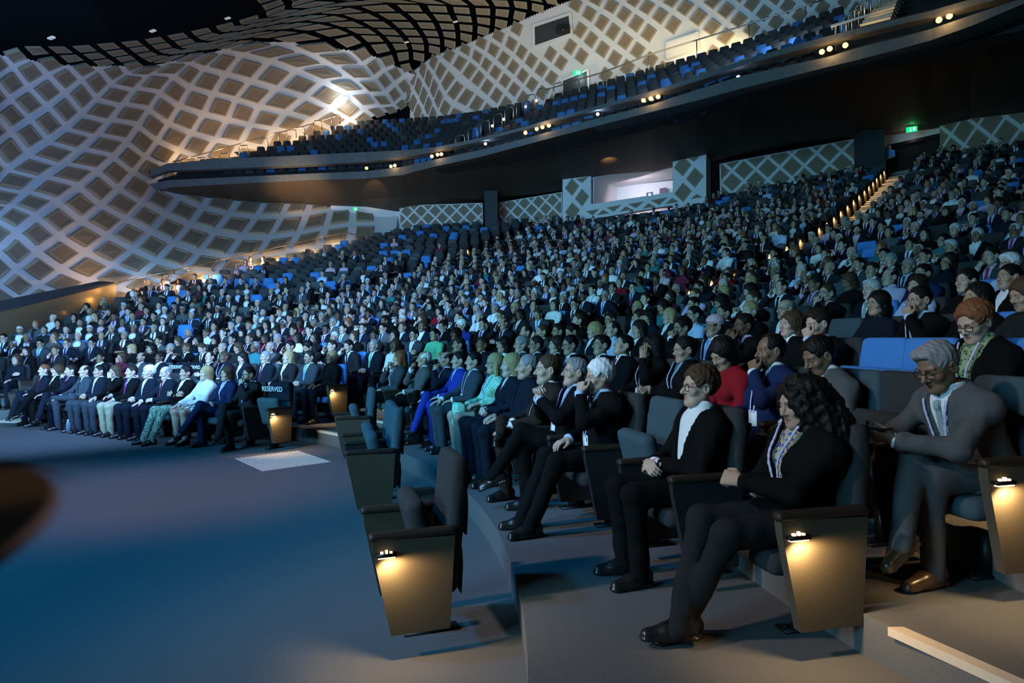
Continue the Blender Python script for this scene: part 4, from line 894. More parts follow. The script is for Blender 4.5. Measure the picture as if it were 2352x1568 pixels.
def partmat(sp,part):
    g=sp.get
    if part=='body': return SKM(g('skin','fair'))
    if part=='hair': return HRM(g('hc','darkbrown')) if sp.get('hair')!='hijab' else CM(g('hijabc','slate'))
    if part=='cap': return TOPI
    if part=='jacket': return CM(g('jc','navy'))
    if part in('shirt','top','cuffR','cuffL'): return g('scm') or CM(g('sc','white'))
    if part in('blouse','sweater','dress'): return g('scm') or CM(g('sc','teal'))
    if part=='tie': return g('tcm') or CM(g('tc','blue'))
    if part=='trousers': return g('trm') or CM(g('trc') or g('jc','charcoal'))
    if part=='skirt': return CM(g('trc') or 'black')
    if part.startswith('shoe'): return SHOEB if g('shb') else SHOE
    if part.startswith('sock'): return CM(g('sock','black'))
    if part=='lanyard': return LANM
    if part=='badge': return paper
    if part=='glasses': return FRAMES if g('gl')==2 else FRAME
    return black
PNAME={'shoeR':'shoe','shoeL':'shoe','cuffR':'cuff','cuffL':'cuff','sockR':'sock','sockL':'sock'}
def build_person(sp,pos,rz,h,hh=None):
    o=person_meshes(sp,h,hh); r=o.pop('rig')
    if sp.get('gl'): V,Q=glasses(r,.55 if sp['gl']==1 else .8,.0021 if sp['gl']==1 else .0013); o['glasses']=(V,Q,None)
    V,Q,T=o.pop('body'); root=obj('person',V,Q,[partmat(sp,'body')],None,True,col=T); root.location=pos; root.rotation_euler=(0,0,rz)
    for k,(V,Q,T) in o.items():
        if len(Q): obj(PNAME.get(k,k),V,Q,[partmat(sp,k)],root,True,col=T)
    root['_']=0; del root['_']; return root,r
# ---- archetypes reused along the rows
def P_(**k): return k
ARCH=[P_(tie=1,armR='lap',armL='lap',head=(0,3,0),gl=0),P_(tie=1,armR='clasp',armL='clasp',head=(6,6,0),gl=2),P_(tie=1,armR='chin',armL='lap',head=(-4,0,4),w=1.05),P_(armR='rest',armL='lap',head=(8,2,-3),Vw=.10,b=1.2,w=1.06),P_(tie=1,armR='rest',armL='rest',head=(0,-6,0),lean=-11,jaw=1.1,gl=1),
 P_(lany=1,armR='cross',armL='cross',head=(10,4,0),tie=1),P_(cloth='shirt',lany=1,armR='lap',armL='knee',head=(-6,0,0)),P_(tie=1,armR='cheek',armL='cross',head=(-3,0,7),w=.98),P_(tie=1,armR='steeple',armL='steeple',head=(2,0,0),lean=-2),P_(cloth='sweater',armR='clasp',armL='clasp',head=(0,5,0),b=1.15),P_(tie=1,armR='phone',armL='phone',head=(0,-26,0),eyes='closed',lean=0),P_(armR='lap',armL='rest',head=(14,8,2),beard=.8,Vw=.09),
 P_(fem=1,cloth='jacket',armR='lap',armL='lap',head=(0,3,0),w=.88,jaw=.9,nose=.85),P_(fem=1,cloth='blouse',armR='clasp',armL='clasp',head=(8,4,0),w=.88,jaw=.88,nose=.85),P_(fem=1,cloth='jacket',armR='chin',armL='lap',head=(-4,0,4),w=.9,jaw=.9,nose=.85,lany=1),P_(fem=1,cloth='blouse',armR='phone',armL='clasp',head=(0,-18,0),w=.9,jaw=.88,nose=.85,eyes='closed'),P_(fem=1,cloth='dress',armR='cross',armL='lap',head=(6,2,-4),w=.9,jaw=.9,nose=.85,gl=2),P_(fem=1,cloth='sweater',armR='lap',armL='cheek',head=(5,0,-6),w=.9,jaw=.9,nose=.85)]
HM=['short','side','thin','bald','short','fluffy']; HF=['long','bob','updo','wavy','fringe','long']
NM=12
LOD={}
def arch_get(a,hs,lod):
    key=(a,hs,lod)
    if key in LOD: return LOD[key]
    base=('b',a,lod); sp=dict(ARCH[a],legf=1,hh=.0075 if lod==1 else .023); sp['hair']=hs
    h=.0115 if lod==1 else .030
    if base not in LOD:
        o=person_meshes(dict(sp,hair='none'),h,None,low=(lod==2)); r=o.pop('rig')
        if sp.get('gl') and lod==1: V,Q=glasses(r,.55,.0024); o['glasses']=(V,Q,None)
        if lod==1: o={k:quadmesh(PNAME.get(k,k),v[0],v[1],True,v[2],[partmat(sp,k)]) for k,v in o.items() if len(v[1])}
        LOD[base]=(o,r)
    o,r=LOD[base]; hcf=r.hc.astype(np.float32); Rh=r.Rh.astype(np.float32)
    V,Q=mesh_sdf(lambda p: hair_sdf((p-hcf)@Rh,hs,sp),r.hc-[.3,.3,.45],r.hc+[.3,.3,.25],.0095 if lod==1 else .028)
    o=dict(o); o['hair']=(V,Q,None) if lod==2 else quadmesh('hair',V,Q,True,None,[partmat(sp,'hair')]); LOD[key]=o; return o
def rand_person(r_):
    f=r_.random()<.26; a=int(r_.integers(NM,len(ARCH))) if f else int(r_.integers(0,NM)); s=dict(ARCH[a]); s['a']=a; hs=(HF if f else HM)[int(r_.integers(0,6))]; s['hair']=hs
    ch=lambda L: L[int(r_.integers(0,len(L)))]
    s['skin']=ch(['fair','fair','pale','tan','tan','olive','brown','fair','dark'] if r_.random()<.75 else ['tan','olive'])
    s['hc']=ch(['black','black','black','darkbrown','darkbrown','grey','brown','silver'] if not f else ['black','black','darkbrown','darkbrown','brown','blond','auburn','black'])
    if hs in('bald','thin') : s['hc']=ch(['grey','silver','darkbrown','white'])
    s['jc']=ch(['navy','navy','black','charcoal','black','slate','grey','navy','charcoal','black']); s['sc']=ch(['white','white','pale_blue','white','pink','lilac']) if not f else ch(['white','cream','teal','pale_blue','black','lilac','slate','maroon','red'] if r_.random()<.3 else ['white','black','navy','charcoal'])
    if ARCH[a].get('cloth')=='sweater': s['sc']=ch(['navy','charcoal','grey','teal','maroon'])
    s['tc']=ch(['blue','navy','maroon','skyblue','slate','purple','navy','red']); s['trc']=ch(['black','charcoal','navy']); return s
def inst_person(s,pos,rz):
    o=arch_get(s['a'],s['hair'],1); root=None
    for k in ['body']+[x for x in o if x!='body']:
        me=o[k]; b=bpy.data.objects.new('person' if k=='body' else PNAME.get(k,k),me); COL.objects.link(b); m=partmat(s,k)
        b.material_slots[0].link='OBJECT'; b.material_slots[0].material=m
        if k=='body': root=b; b.location=pos; b.rotation_euler=(0,0,rz)
        else: b.parent=root
    return root
# ---- rows of the house
H=[]
def w_(**k): d=dict(fem=1,w=.9,jaw=.9,nose=.86,hair='bob',cloth='jacket'); d.update(k); return d
def m_(**k): d=dict(tie=1,hair='short'); d.update(k); return d
row1=[(1880,w_(w=1.06,h=.90,hair='curly',hc='black',skin='tan',jc='black',scm=PAISLEY,lany=1,armR='clasp',armL='point',offR=(0,-.03,.05),head=(4,-14,0),eyes='closed',leg='ankle',trc='charcoal',Vw=.10,L='woman with a mass of dark curly hair in black jacket, end seat with lit panel')),
 (1632,m_(tie=0,hair='fluffy',hc='brown',skin='fair',jc='black',sc='white',Vw=.115,vb=.05,V=(.05,.46),armR='clasp',armL='clasp',gl=1,head=(0,0,0),trc='black',jaw=1.02,h=.93,L='man with brown tousled hair and black glasses, open white shirt, clasped hands')),
 (1510,'gr'),
 (1423,m_(hair='fluffy',hc='white',skin='fair',jc='black',sc='pale_blue',tc='navy',armR='lap',armL='nose',gl=2,lany=1,head=(-4,-8,0),lean=2,leg='out',b=1.2,w=1.05,L='white-haired man in dark suit pressing his hand against his nose')),
 (1337,m_(hair='side',hc='grey',skin='fair',jc='black',sc='pale_blue',tie=0,armR='steeple',armL='steeple',gl=2,lany=1,head=(0,7,0),leg='crossL',b=1.25,w=1.06,L='grey-haired man with rimless glasses holding folded hands before his chest')),
 (1274,m_(hair='short',hc='brown',skin='fair',jc='brown',sc='white',tc='beige',armR='lap',armL='knee',head=(-2,0,0),leg='fig4R',b=1.3,w=1.1,jaw=1.15,cheek=1.06,hs=1.12,L='heavy-set man in dark brown suit and patterned tie, hand on knee')),
 (1226,m_(hair='short',hc='grey',skin='fair',jc='navy',sc='navy',tie=0,armR='lap',armL='lap',head=(-6,2,0),b=1.15,hs=1.05,L='man with short grey hair in navy jacket beside the heavy-set man')),
 (1187,w_(hair='bob',hc='blond',skin='pale',jc='navy',sc='cream',armR='clasp',armL='clasp',head=(0,2,0),hs=1.05,L='woman with short blond hair in navy jacket over a cream top')),
 (1148,w_(hair='long',hc='blond',skin='fair',cloth='dress',scm=SEQUIN,bare=('legs',),trc='white',armR='lap',armL='rest',lany=1,gl=1,head=(0,0,0),L='long-haired woman with green sequinned scarf, bare knees, white skirt')),
 (1098,m_(hair='short',hc='black',skin='fair',jc='slate',sc='white',tc='slate',lany=1,armR='knee',armL='lap',head=(0,2,0),L='dark-haired man in slate grey suit with a hanging name badge')),
 (1064,m_(hair='short',hc='black',skin='fair',jc='royal',sc='pale_blue',tie=0,lany=1,armR='knee',armL='lap',head=(0,2,0),leg='crossR',L='man in bright royal blue suit with crossed legs')),
 (1034,m_(hair='bald',hc='darkbrown',skin='olive',jc='navy',sc='pale_blue',tie=0,trc='black',armR='lap',armL='chin',head=(-4,4,0),leg='fig4R',L='bald man resting his chin on his fist beside the royal blue suit'))]
row2=[(2305,m_(h=.95,hair='side',hc='grey',skin='brown',jc='grey',sc='white',tcm=STRIPE,armR='phone',armL='phone',offR=(.0,-.02,.03),offL=(.0,-.02,.03),gl=1,lany=1,head=(6,-26,0),eyes='closed',lean=24,leg='crossR',w=1.08,b=1.1,shb=1,L='grey-haired man in grey suit leaning forward over his phone')),
 (2060,'ch'),
 (1945,m_(h=.91,hair='short',hv=1.4,hc='black',skin='brown',jc='grey',sc='white',tc='skyblue',armR='lap',armL='lap',head=(0,-26,0),eyes='closed',lean=3,beard=.25,L='black-haired man in grey suit and sky-blue tie looking down')),
 (1810,m_(h=.92,hair='thin',hc='black',skin='brown',jc='blue',sc='white',tc='blue',lany=1,armR='lap',armL='chin',head=(-4,-3,0),lean=0,jaw=1.12,b=1.25,w=1.08,L='man in blue suit covering his mouth with his hand')),
 (1715,w_(h=.91,hair='bob',hv=1.6,hc='black',skin='tan',cloth='blouse',sc='red',armR='clasp',armL='clasp',head=(10,-30,0),eyes='closed',lean=4,L='woman with black bob and red top, head bowed')),
 (1590,w_(h=.9,hair='updo',hc='black',skin='tan',cloth='jacket',jc='black',sc='teal',lany=1,gl=2,armR='phone',armL='point',head=(0,-6,0),L='woman with tied-back black hair, glasses and lanyard, behind the man with black glasses')),
 (1512,w_(hair='fringe',hc='black',skin='tan',jc='black',sc='black',lany=1,gl=1,armR='lap',armL='cheek',head=(-6,6,6),L='woman in glasses leaning her cheek on her hand, looking up')),
 (1440,m_(hair='short',hc='black',skin='fair',jc='black',sc='white',tc='maroon',head=(0,18,0),jaw=1.12,b=1.2,w=1.08,L='man in dark suit and maroon tie tilting his face upwards')),
 (1392,m_(hair='side',hc='black',skin='tan',jc='navy',sc='white',gl=2,head=(4,6,0),w=.92,tie=0,L='young man with thin glasses, in front of the blond woman')),
 (1335,m_(hair='short',hc='black',skin='tan',jc='black',gl=1,head=(4,-6,0),lean=2,h=.96,L='black-haired man with glasses behind the grey-haired rimless-glasses man')),
 (1288,w_(hair='bob',hc='darkbrown',skin='fair',jc='black',sc='cream',h=.95,L='brown-haired person, mostly hidden behind the heavy-set man')),
 (1240,m_(hair='short',hc='darkbrown',skin='olive',jc='charcoal',gl=1,L='man with dark hair and glasses above the short grey-haired man')),
 (1206,m_(hair='fluffy',hc='grey',skin='fair',jc='slate',gl=2,tie=0,L='grey-haired person with glasses behind the short blond hair')),
 (1165,w_(hair='bob',hc='black',skin='tan',cloth='blouse',sc='white',L='black-haired woman in white blouse behind the sequinned scarf'))]
row3=[(2300,w_(h=.92,hair='fluffy',hv=1.2,hc='auburn',skin='fair',cloth='jacket',jc='black',scm=LEAFY,lany=1,gl=1,armR='phone',armL='clasp',head=(6,-24,0),eyes='closed',lean=2,open=.03,w=1.0,L='auburn-haired woman with glasses and printed lanyard looking down')),
 (2120,'bl'),(2015,'bl'),
 (1922,m_(hair='side',hc='darkbrown',skin='fair',jc='black',sc='pale_blue',tie=0,armR='lap',armL='chin',offL=(.1,.06,.02),head=(0,-12,0),eyes='closed',lean=4,L='man with side-parted dark hair, eyes lowered, raised hand')),
 (1830,w_(hair='wavy',hc='brown',skin='fair',jc='black',head=(4,2,0),L='woman with long wavy brown hair beside the raised hand')),
 (1738,m_(hair='short',hc='black',skin='dark',jc='black',sc='lilac',gl=2,armR='nose',armL='chin',head=(0,-2,0),lean=2,tie=0,L='dark-skinned man with thin glasses, both hands at his mouth')),
 (1652,m_(hair='topi',hc='black',skin='olive',jc='navy',sc='white',tc='skyblue',gl=1,lany=1,head=(2,3,0),L='man wearing a patterned woven cap and sky-blue tie')),
 (1592,m_(hair='fluffy',hc='black',skin='olive',jc='black',gl=1,armR='lap',armL='nose',head=(0,-4,0),lean=2,tie=0,L='curly black-haired man in glasses touching his nose')),
 (1478,w_(hair='long',hc='darkbrown',skin='fair',jc='black',head=(6,-4,0),L='woman with long dark brown hair falling over her face')),
 (1415,m_(hair='thin',hc='darkbrown',skin='fair',cloth='shirt',tie=0,sc='pale_blue',head=(4,4,0),L='balding man in open pale blue shirt')),
 (1372,w_(hair='wavy',hc='blond',skin='fair',jc='navy',sc='white',lany=1,head=(2,0,0),L='woman with blond wavy hair beside the pale blue shirt')),
 (1325,w_(hair='updo',hc='black',skin='tan',jc='slate',sc='white',lany=1,head=(4,-20,0),eyes='closed',L='young woman in grey jacket bending her head')),
 (1290,m_(hair='side',hc='black',skin='tan',jc='slate',gl=1,L='man in slate suit and black glasses beside the bending young woman')),
 (1252,m_(hair='short',hc='brown',skin='fair',jc='slate',tie=0,armL='nose',armR='lap',L='man in slate jacket hiding his mouth with his hand')),(1215,m_(hair='thin',hc='darkbrown',skin='fair',jc='black',L='balding man behind the cap, left of the mouth-hiding man'))]
row4=[(2380,None),(2262,w_(hair='long',hc='black',skin='tan',jc='black',h=.94,L='woman with straight black hair behind the auburn-haired woman')),(2145,m_(hair='short',hc='black',skin='tan',jc='black',sc='pale_blue',tcm=STRIPE,gl=2,lany=1,armR='lap',armL='chin',head=(-2,-6,0),lean=1,L='man in striped tie and lanyard resting chin on curled fingers')),
 (2030,w_(hair='bob',hc='black',skin='tan',cloth='blouse',sc='navy',gl=2,head=(2,0,0),L='woman with black bob, thin glasses and navy top')),(1930,'gr'),
 (1815,m_(hair='bald',hc='grey',skin='fair',jc='navy',sc='white',gl=1,beard=.4,head=(0,2,0),jaw=1.1,b=1.2,tie=0,L='bald man with dark-rimmed glasses and stubble')),
 (1733,w_(hair='updo',hv=2.,hc='blond',skin='pale',jc='black',sc='white',head=(0,0,0),w=1.,cheek=1.08,L='blond woman with swept-back hair and white scarf')),(1672,m_(hair='short',hc='black',skin='tan',jc='black',L='black-haired man behind the patterned cap')),
 (1602,w_(hair='updo',hc='black',skin='fair',cloth='blouse',sc='pale_blue',gl=1,lany=1,L='woman in pale blue blouse and dark glasses behind the cap')),(1545,w_(hair='long',hc='blond',skin='fair',jc='navy',lany=1,sc='white',L='woman with long straight blond hair and lanyard')),(1497,w_(hair='fringe',hc='black',skin='tan',jc='navy',scm=CHECK,L='woman with black bob and printed white scarf')),(1475,None)]
row5=[(2330,None),(2232,w_(hair='short',hv=2.2,hc='black',skin='fair',cloth='dress',sc='black',bare=('arms',),slv=.05,head=(4,2,0),L='short black-haired woman with earrings and sleeveless black dress')),(2118,w_(hair='bob',hc='darkbrown',skin='fair',cloth='blouse',scm=CHECK,lany=1,head=(10,0,0),L='woman with brown bob and white printed scarf')),
 (2012,m_(hair='side',hc='silver',skin='pale',jc='navy',tcm=STRIPE,sc='white',head=(0,2,0),L='silver-haired man in navy suit and striped tie, lit blue')),(1908,m_(hair='short',hc='brown',skin='fair',jc='black',sc='pink',tie=0,gl=1,armR='lap',armL='nose',head=(0,4,0),L='man in pink shirt and glasses biting his raised finger'))]
row6=[(2330,m_(hair='side',hv=2,hc='white',skin='pale',cloth='shirt',sc='pale_blue',tie=0,gl=1,jaw=1.05,head=(0,2,0),L='white-haired man with dark glasses at the right edge')),(2235,'bl'),(2130,m_(hair='short',hc='black',skin='tan',jc='blue',L='black-haired man in blue jacket behind the brown bob')),(2052,m_(hair='bald',hc='darkbrown',skin='fair',cloth='shirt',tie=0,sc='lilac',w=1.12,b=1.25,head=(0,2,0),L='bald broad man in lilac shirt'))]
endA={}
for k,lst in ((1,row1),(2,row2),(3,row3),(4,row4),(5,row5),(6,row6)): endA[k]=hero_row(k,'A',lst)
NROW=34
for k in range(1,NROW):
    r=rowr(k); rA=thA1(r)-math.degrees(1.3/r)
    st=endA[k]+math.degrees(.30/r) if k in endA else max(-8.,-4+0*k)
    n0=len([s for s in SEATS if s['k']==k]); 
    if rA>st: 
        b=len(SEATS); rowseats(k,st,rA,'A')
        for s in SEATS[b:]: s['i']+=n0
    if k in(7,8,9): pass
    rowseats(k,thA1(r),thA2(r),'B')
    if thL(r)>thA2l(r)+2: rowseats(k,thA2l(r),thL(r),'C')
# front row, central block: straight row of fourteen
front=[('ch',1),(m_(hair='short',hc='darkbrown',beard=.8,gl=1,jc='charcoal',sc='pale_blue',tc='skyblue',armR='lap',armL='chin',head=(-3,-4,0),leg='crossR',skin='fair',L='bearded man in charcoal suit next to the seat covered RESERVED'),0),(w_(hair='bob',hc='brown',jc='blue',sc='lilac',lany=1,armR='clasp',armL='clasp',head=(0,2,0),leg='crossL',L='woman with brown bob in blue jacket with name badge'),0),(w_(hair='bob',hc='blond',jc='white',sc='white',bare=('legs',),trc='white',head=(0,3,0),armR='knee',armL='knee',skin='pale',L='woman with short blond bob in white suit'),0),
 (w_(hair='short',hv=2,hc='black',jc='black',sc='white',armR='cross',armL='cross',trm=FLORAL,head=(0,4,0),leg='out',skin='tan',L='black-haired woman in black top and leafy trousers, arms folded'),0),(m_(hair='bald',hc='grey',gl=2,jc='navy',sc='white',tc='maroon',armR='knee',armL='clasp',head=(0,-10,0),skin='pale',L='bald man with thin glasses and maroon tie in front row'),0),(m_(hair='fluffy',hc='white',beard=.6,browc=(.8,.8,.8),jc='navy',sc='white',tie=0,armR='clasp',armL='clasp',head=(0,2,0),skin='fair',L='white-bearded man in navy jacket beside the bald maroon-tie man'),0),
 (m_(hair='side',hc='darkbrown',jc='black',sc='pale_blue',tc='purple',trc='khaki',armR='rest',armL='knee',head=(0,2,0),L='man in black jacket, purple tie and khaki trousers'),0),(w_(hair='bob',hc='brown',jc='black',sc='white',armR='lap',armL='cheek',trc='slate',head=(0,0,5),L='woman with brown bob and white sleeves, hand on cheek'),0),(m_(hair='short',hc='black',jc='navy',sc='white',tc='lilac',skin='tan',armR='clasp',armL='clasp',trc='slate',L='man with neat black hair in navy suit, lilac tie, front row'),0),(m_(hair='bald',hc='darkbrown',jc='slate',sc='white',tc='navy',leg='fig4L',armR='knee',armL='lap',skin='fair',L='bald man in slate suit with ankle over knee, front row'),0),
 (m_(hair='short',hc='darkbrown',jc='navy',sc='white',tc='purple',armR='lap',armL='chin',leg='crossR',L='man in purple tie with fist at chin, front row'),0),(w_(hair='wavy',hc='brown',jc='black',sc='white',armR='lap',armL='lap',leg='crossL',L='woman with wavy brown hair in black jacket, front row'),0),(m_(hair='short',hc='auburn',jc='navy',sc='white',tc='red',armR='lap',armL='lap',leg='crossR',skin='pale',L='red-haired man in navy suit, last before the empty seat'),0),('ch',1)]
d0=np.array([-.84,.543,0]); p0=np.array([-3.62,10.20,0])
for i,(sp,e) in enumerate(front):
    s=place(0,50,'B',i,len(front),p0+d0*i*.565,math.radians(57+90)); s['empty']=bool(e); s['sp']=None if e else sp; s['col']='ch' if e else None
    if i==0: s['col']='gr'; s['reserved']=1
# companion seats standing alone on the flat floor
fz=math.radians(16.5+90)
for i,p in enumerate(((-.53,3.75,0),(-1.27,6.28,0),(-1.42,6.85,0),(-2.03,8.87,0))):
    s=place(0,10,'A',i,4,p,fz); s['empty']=True; s['col']='gr' if i else 'ch'; s['lone']=i
# particular people picked out further back
def override(k,blk,px,sp,py=None):
    c=[s for s in SEATS if s['b']==blk and s['k']==k and s['sp'] is None]; 
    if not c: return
    x=[abs(PJ(s['p']+[0,0,1.1])[0][0]-px) for s in c]; s=c[int(np.argmin(x))]; s['sp']=sp; s['empty']=False
override(1,'B',720,m_(hair='short',hc='darkbrown',beard=.7,gl=1,jc='slate',sc='white',tc='skyblue',armR='clasp',armL='clasp',L='man in slate suit with glasses at the lamp-lit aisle end'))
override(1,'B',682,w_(hair='long',hc='blond',jc='charcoal',lany=1,skin='pale',head=(6,4,0),L='woman with long fair hair beside the slate-suited aisle man'))
override(1,'B',628,m_(hair='short',hc='grey',gl=2,jc='navy',sc='white',tc='maroon',L='grey-haired man with maroon tie right behind the RESERVED seat'))
override(1,'B',592,w_(hair='long',hc='black',jc='navy',head=(10,-14,0),L='woman with long black hair left of the maroon-tie man'))
override(2,'B',862,m_(hair='short',hc='grey',beard=.6,browc=(.6,.6,.6),jc='navy',sc='white',tc='mint',lany=1,armR='clasp',armL='clasp',L='grey-bearded man in navy suit and pale green tie at aisle end'))
override(2,'B',815,m_(hair='short',hc='black',jc='charcoal',armR='nose',armL='lap',head=(0,-10,0),lean=4,L='man covering his face with one hand, beside the grey-bearded man'))
override(3,'B',985,w_(hair='updo',hc='black',skin='tan',cloth='dress',sc='mint',armR='clasp',armL='clasp',lany=1,w=1.0,head=(0,2,0),L='woman in bright mint green dress at the aisle end'))
override(3,'B',925,m_(hair='short',hc='black',skin='tan',gl=2,jc='slate',sc='white',tc='white',lany=1,armR='cross',armL='cross',L='man in pale slate suit with folded arms beside the mint dress'))
override(4,'B',1080,m_(hair='fluffy',hc='white',skin='pale',cloth='sweater',tie=0,sc='royal',lany=1,gl=1,head=(-14,-12,0),armR='lap',armL='lap',L='white-haired man in royal blue sweater at the aisle end'))
override(0,'C',30,None)
for _p in (412,436):
    c=[q for q in SEATS if q['b']=='B' and q['k']==1 and q['sp'] is None]; q=c[int(np.argmin([abs(PJ(x_['p']+[0,0,1.])[0][0]-_p) for x_ in c]))]; q['empty']=True; q['cov']=1; q['col']='ch'
override(6,'B',1022,w_(hair='long',hc='black',skin='tan',cloth='blouse',sc='red',L='woman in bright red top halfway up the centre block'))
override(9,'A',1178,w_(hair='bob',hc='brown',cloth='sweater',sc='red',armR='cheek',armL='cheek',L='woman in red sweater holding both cheeks'))
override(7,'B',1010,m_(hair='short',hc='black',jc='slate',L='man in slate suit above the bright red top'))
# ---- occupancy, visibility, level of detail
def occ_prob(s):
    r,th=s['r'],s['th']; x,y,w=[v[0] for v in PJ(s['p']+[0,0,1.1])]
    if s['b']=='C': return float(np.interp(r,[12,19,23,25,30,34],[.97,.95,.7,.22,.10,.0]))
    if s['b']=='B': return float(np.interp(r,[11,24,29,32,35,40],[.97,.96,.88,.78,.5,.45]))*(1 if x>900 or r<26 else float(np.interp(r,[26,29,33],[1,.35,.05])))
    return float(np.interp(r,[11,19,24,30,36,41],[.97,.93,.88,.80,.70,.75]))*(1. if x<1900 else .85)
vis=[]
for s in SEATS:
    x,y,w=[v[0] for v in PJ(s['p']+[0,0,.95])]; s['w']=w; s['x']=x; s['y']=y
    if w<1.9 and s['sp'] is None and not s['empty']: continue
    m=.35*FPX/max(w,.3)
    if not(-m<x<2352+m and -80<y<1568+m*1.6): continue
    if w>walld(x)-.55: continue
    if min(np.hypot(*(s['p'][:2]-U(1130,500,38.6)[:2])),np.hypot(*(s['p'][:2]-U(1997,345,32.6)[:2])))<1.0: continue
    vis.append(s)
for s in vis:
    if s['sp'] is None and not s['empty']: s['empty']=rng.random()>occ_prob(s)
    if s['col'] is None: q=rng.random(); s['col']='bl' if q<.17 else ('gr' if q<.36 else 'ch')
    if not s['empty'] and s['sp'] is None: s['sp']=rand_person(rng); s['gen']=1
vis.sort(key=lambda s:s['w'])
LAMPW=13.0
for s in vis:
    if s['b']=='C' and s['i']==0 and min(abs(s['r']-q) for q in(24.6,26.,31.2,36.8,37.8))<.5: s['rlamp']=1
ONES=['first','second','third','fourth','fifth','sixth','seventh','eighth','ninth','tenth','eleventh','twelfth','thirteenth','fourteenth','fifteenth','sixteenth','seventeenth','eighteenth','nineteenth','twentieth']
TENS={20:'twenty',30:'thirty',40:'forty',50:'fifty',60:'sixty',70:'seventy'}
def ordn(n):
    if n<=20: return ONES[n-1]
    t,u=n//10*10,n%10; return (TENS[t][:-1]+'ieth') if u==0 else TENS[t]+'-'+ONES[u-1]
BN={'A':'right block','B':'centre block','C':'left block'}; AN={'A':'near right aisle','B':'central stairs','C':'left stairs'}
def where(s): return '%s seat from the %s, row %s, %s'%(ordn(s['i']+1),AN[s['b']],ordn(s['k']+1)+' from stage',BN[s['b']])
def plabel(s):
    q=s['sp']; f=q.get('fem'); hd={'bald':'balding','white':'white-haired','silver':'silver-haired','grey':'grey-haired','blond':'blond','black':'black-haired','auburn':'auburn-haired'}.get('bald' if q['hair']=='bald' else q['hc'],'brown-haired')
    c=q.get('cloth','suit'); g='%s %s'%((q['jc'] if c in('suit','jacket') else q['sc']).replace('_',' '),{'suit':'suit','jacket':'jacket','shirt':'shirt','sweater':'sweater','dress':'dress','blouse':'blouse'}[c])
    return '%s person, %s, %s from %s, %s row of %s'%(hd,g,ordn(s['i']+1),AN[s['b']],ordn(s['k']+1),BN[s['b']])
CN={'ch':'charcoal','gr':'teal-grey','bl':'bright blue'}
np_=0; rest=[]; prest=[]; JIT=np.random.default_rng(3)
people=[s for s in vis if not s['empty']]
for s in people:
    if np_>=300: prest.append(s); continue
    jr=s['rz']+math.radians(JIT.uniform(-9,9)) if s.get('gen') else s['rz']
    if s.get('gen'): o=inst_person(s['sp'],s['p'],jr); lab=plabel(s)
    else:
        if s['k']>1 or s['b']=='C': s['sp']['legf']=1
        hq=.0052 if s['w']<4.6 else (.0068 if s['w']<6.5 else .0088)
        s['sp']['fine']=s['w']<4.8
        if s['w']>9: s['sp']['lany']=0
        s['sp']['hh']=min(hq,.0068); o,s['rig']=build_person(s['sp'],s['p'],jr,hq,hq*.9); lab=s['sp']['L']; s['obj']=o
    tag(o,lab,'person','seated audience'); np_+=1
ns_=0
prio=[s for s in vis if (s['b']=='B' and s['i']==0 and s['k']>6) or s.get('rlamp')]; pid=set(map(id,prio))
for s in prio+[s for s in vis if id(s) not in pid]:
    if ns_<300:
        ends=''
        if s['k']>0:
            if s['i']==0: ends+='L'
            if s['i']==s['n']-1: ends+='R'
        else: ends={0:'LR',1:'L',2:'R',3:'LR'}[s['lone']] if 'lone' in s else ('L' if s['i']==0 else ('R' if s['i']==s['n']-1 else ''))
        # the seat's own right hand (x+) is on the side of smaller angle
        lamp='L' if (s.get('lone',0)==0 and not (s['k']==0 and s['b']=='B' and s['i']>0)) else ''; pw=0
        if s['b']=='C': lamp=''
        if 'L' in ends and lamp and s['b'] in 'AB' and s['x']<2600: pw=LAMPW if s['w']<14 else LAMPW*1.5
        if s.get('rlamp'): lamp='L'; pw=LAMPW*1.5
        o=make_seat(s['p'],s['rz'],s['col'],not s['empty'],ends,lamp,pw); s['seat']=o
        if s['k']==0: lab={True:'empty %s folding seat standing alone on the flat floor, %s from the camera'%(CN[s['col']],ONES[s['lone']])}.get('lone' in s) if 'lone' in s else ('front-row seat with a cloth reading RESERVED at the stairs' if s.get('reserved') else ('empty charcoal seat at the far left end of the front row' if s['empty'] else 'front-row seat, %s from the central stairs, centre block'%ordn(s['i']+1)))
        elif s.get('cov'): lab='second-row seat with RESERVED cover, %s from the central stairs'%ordn(s['i']+1)
        else: lab='%s%s theatre seat, %s from %s, %s row of %s'%('empty ' if s['empty'] else '',CN[s['col']],ordn(s['i']+1),AN[s['b']],ordn(s['k']+1),BN[s['b']])
        tag(o,lab,'seat','theatre seats'); ns_+=1
    else: rest.append(s)
